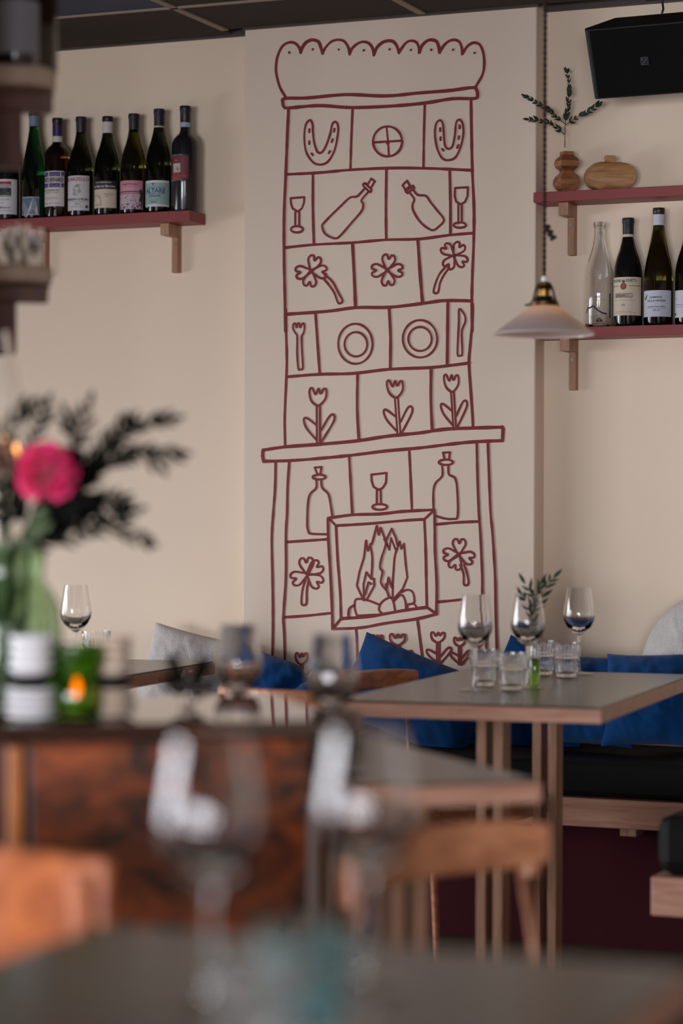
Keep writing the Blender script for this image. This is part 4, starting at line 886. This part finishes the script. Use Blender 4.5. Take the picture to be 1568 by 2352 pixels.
brs = [
 ('branch reaching highest to the upper right from the vase', [[(55, 1268), (150, 1120), (230, 1030), (300, 985), (350, 965)], [(230, 1030), (270, 990), (290, 970)], [(340, 968), (385, 962)]], .02),
 ('branch stretching farthest right from the vase', [[(58, 1268), (170, 1100), (260, 1045), (345, 1038), (400, 1040)], [(345, 1038), (360, 1060)]], .0),
 ('branch just right of the pink flower', [[(50, 1268), (150, 1110), (205, 1075), (245, 1062), (285, 1050)]], -.02),
 ('upright branch above right of the pink flower', [[(45, 1268), (140, 1080), (185, 1000), (202, 935)], [(175, 1010), (155, 960)]], .02),
 ('upright branch above the pink flower', [[(30, 1268), (55, 1080), (80, 990), (102, 938)]], .02),
 ('branch leaning over the left edge above the vase', [[(10, 1268), (-10, 1080), (20, 985), (60, 940)]], .0),
 ('low branch arching right at mid height of the bouquet', [[(60, 1268), (130, 1190), (195, 1165), (265, 1145)], [(195, 1165), (275, 1170)]], .01),
 ('lowest right branch drooping at its tip', [[(65, 1268), (140, 1215), (200, 1208), (265, 1215), (325, 1240)], [(230, 1212), (300, 1180)]], -.01),
 ('short branch just above the vase rim at right', [[(50, 1268), (110, 1235), (150, 1238), (190, 1232)]], -.02),
 ('dense short branch behind the pink flower', [[(30, 1268), (120, 1160), (175, 1110), (215, 1090)]], .03),
 ('dense leafy branch left below the pink flower', [[(20, 1268), (20, 1190), (40, 1150), (30, 1110)]], -.02),
 ('dense leafy branch right below the pink flower', [[(45, 1268), (90, 1210), (140, 1180), (170, 1150)]], -.03),
 ('broad leaved green branch at the vase mouth', [[(30, 1268), (60, 1238), (80, 1215), (88, 1198)]], -.04),
 ('thick branch at right close under the dark red flower', [[(60, 1268), (110, 1190), (160, 1130), (200, 1105)]], .04),
 ('thick branch low at right over the vase shoulder', [[(60, 1268), (100, 1225), (140, 1200), (180, 1190)]], .03),
 ('thick branch between the red flower and the low branches', [[(50, 1268), (110, 1180), (170, 1165), (215, 1150)]], .01)]
for i, (lb, lines, dz) in enumerate(brs):
    twig('foliage_branch', lb if i == 12 else 'dark leafy ' + lb, [bq(l, dz * .3, ZV + dz) for l in lines], .0022, LEAFD if i != 12 else LEAFP, .030 if i != 12 else .030, cat='foliage', group=BQ, per=.0155 if i not in (9, 10, 11, 13, 14, 15) else .008, spread=.65, start=.18, smat=M_leafd)
# pink carnation
def flower(name, label, c, R_, m, n=46):
    t = thing(name, label, 'flower', c)
    vs = []; fs = []; k = 9
    for i in range(k + 1):
        a = (i / k - .5) * 1.9
        for j, rr in enumerate((.12, .5, .82, 1.0)):
            vs.append((rr * math.cos(a), rr * math.sin(a) * .8, .11 * math.sin(a * 9) * rr * rr + .2 * rr * rr + (.05 if (i + j) % 2 else 0) * rr))
    for i in range(k):
        for j in range(3): q = i * 4 + j; fs.append((q, q + 4, q + 5, q + 1))
    me = MB().add(vs, fs, True).mesh('petal'); me.materials.append(m)
    for q in range(n):
        zf = 1 - 1.55 * (q / n); ph = q * 2.39996; el = math.asin(max(-1, min(1, zf)))
        d = Vector((math.cos(ph) * math.cos(el), math.sin(ph) * math.cos(el), math.sin(el))); d = (d - FWD * .35).normalized()
        o = bpy.data.objects.new('petal', me); COL.objects.link(o); o.parent = t
        y_ = d.cross(Vector((random.uniform(-1, 1), random.uniform(-1, 1), random.uniform(-1, 1)))).normalized(); z_ = d.cross(y_)
        o.matrix_local = Matrix((d, y_, z_)).transposed().to_4x4() @ Matrix.Scale(R_ * random.uniform(.85, 1.05), 4)
    return t
flower('pink_flower', 'big ruffled bright pink flower in the bouquet', P(107, 1088, ZV - .10), .047, M_pink)
flower('dark_red_flower', 'dark red flower half hidden behind the big pink flower', P(162, 1062, ZV + .02), .026, M_dred, 22)
flower('cream_flower', 'small cream blossom low in the bouquet above the vase rim', P(38, 1212, ZV - .08), .010, M_bloom, 14)
flower('cream_flower', 'small cream blossom just above the vase rim, below its twin', P(36, 1232, ZV - .08), .009, M_bloom, 14)
flower('cream_flower', 'dull cream bloom at the left picture edge beside the big pink flower', P(8, 1066, ZV - .02), .03, mat('petal_dusty', srgb(150, 112, 96), .7), 22)
# hurricane glass with candles behind the bouquet
p = CF((-8 - CX) / F * 3.86, 3.86, TOPZ + .0006); u = 3.86 / F
hu = thing('hurricane_lantern', 'tall clear glass hurricane lantern with burning candles behind the bouquet', 'lantern', p)
hz = P(0, 760, 3.86).z - p.z
hb = [(.040, 0), (.042, .01), (.047, hz * .35), (.0475, hz * .62), (.044, hz * .76), (.033, hz * .88), (.022, hz * .95), (.017, hz)]
put('glass_chimney', MB().lathe(hb + [(r - .0015, z_) for r, z_ in hb[::-1]], 40), M_glass, hu)
for k, (dx, zp) in enumerate(((.012, 1035), (.031, 1050))):
    z_ = P(0, zp, 3.86).z - p.z
    q = put('candle', MB().lathe([(.0001, .001), (.007, .001), (.007, z_ - .012), (.0001, z_ - .01)], 16), M_candle, hu, (RGT0.x * dx, RGT0.y * dx, 0))
    put('flame', MB().lathe([(.0001, z_ - .008), (.0032, z_), (.004, z_ + .008), (.002, z_ + .018), (.0001, z_ + .024)], 12), M_flame2, q)
# small bud vase with sprig on the cabinet
p = on_top(432, 3.72)
sb = thing('sprig_vase', 'small blurred clear bud vase with a dark sprig on the cabinet top', 'vase', p)
put('glass_body', MB().lathe([(.0001, 0), (.011, 0), (.012, .002), (.012, .03), (.006, .04), (.006, .05), (.005, .05), (.005, .04), (.0108, .03), (.0108, .005), (.0001, .004)], 24), M_glass, sb)
twig('dark_sprig', 'small dark sprig standing in the bud vase on the cabinet top', [[P(432, 1622, 3.72), P(430, 1580, 3.72), P(400, 1530, 3.72)], [P(430, 1580, 3.72), P(462, 1535, 3.72)], [P(431, 1595, 3.72), P(395, 1570, 3.72)], [P(431, 1600, 3.72), P(470, 1575, 3.72)]], .0018, LEAFD, .024, per=.009, cat='twig')
# ------------------------------------------------------------------ pillar with rounded shelves at the left edge
Xp = (-14 - CX) / F * 4.4
pil = struct(put('wall_pillar', MB().box(-.45, -.03, -.5, .22, 0, CEIL), M_side, None, CF(Xp, 4.4, 0), (0, 0, cam_angle(-.16, .99))))
M_shoak = mat('shelf_pale_oak', srgb(196, 172, 150), .5, var=.1, vscale=30)
M_brk = wood('bracket_brown', srgb(92, 50, 40), srgb(120, 70, 56), (30, 30, 4), .5)
def round_shelf(label, ytop, ybot, xr, arm_r, arm_b, post_r, post_b):
    zt_ = P(60, ytop, 4.4).z; zb_ = P(60, ybot, 4.4).z; k = 4.4 / F
    w_ = (xr + 14) * k; t = thing('rounded_shelf', label, 'shelf', CF(Xp, 4.4, 0), cam_angle(-.16, .99), 'rounded shelves at the left edge')
    poly = [(-.029, -.10)] + [(w_ - .06 + .06 * math.sin(a), -.04 - .06 * math.cos(a)) for a in [PI / 2 * q / 8 for q in range(9)]] + [(w_, .16), (-.029, .16)]
    put('board', MB().prism(poly, zb_, zt_), M_shoak, t, bevel=.006)
    za = P(60, arm_b, 4.4).z; zp = P(20, post_b, 4.4).z
    put('bracket', MB().box(-.029, (arm_r + 14) * k, -.02, .02, za, zb_ - .0005), M_brk, t, bevel=.002)
    put('bracket_post', MB().box(-.029, (post_r + 14) * k, -.02, .02, zp, za - .0005), M_brk, t, bevel=.002)
    return zt_
zA = round_shelf('upper rounded pale shelf at the left edge holding a wine bottle', 168, 214, 121, 116, 257, 46, 386)
zB = round_shelf('lower rounded pale shelf at the left edge holding small glasses', 618, 656, 115, 107, 694, 35, 815)
def lathed_thing(name, label, cat, px, Z, z, parts, grp=None):
    t = thing(name, label, cat, CF((px - CX) / F * Z, Z, z + .0006), 0, grp)
    for nm, pr_, m in parts: put(nm, MB().lathe(pr_, 36), m, t)
    return t
R = .041; pb = bottle_profile('bordeaux', .30, R)
lathed_thing('wine_bottle', 'blurred dark bottle with grey label at the top left corner', 'bottle', 32, 4.36, zA, [('glass_body', pb, M_gblack), ('label', [(R + .0005, .022), (R + .0005, .118)], paint(150, 148, 158))], 'bottles on the rounded shelf')
pb = bottle_profile('burgundy', .30, .038)
lathed_thing('wine_bottle', 'blurred pale brown glass bottle beside the top left corner bottle', 'bottle', 80, 4.43, zA, [('glass_body', pb, M_gamber)], 'bottles on the rounded shelf')
for px, Z, who in ((6, 4.40, 'leftmost'), (38, 4.35, 'second from the left'), (72, 4.42, 'rightmost')):
    h = .073; s = .021
    lathed_thing('shot_glass', 'small blurred clear glass on the lower rounded shelf, ' + who, 'glass', px, Z, zB, [('glass_body', [(.0001, 0), (s * .75, 0), (s * .8, .002), (s, h), (s - .0015, h), (s * .8 - .002, .008), (.0001, .007)], M_glass)], 'small glasses on the rounded shelf')
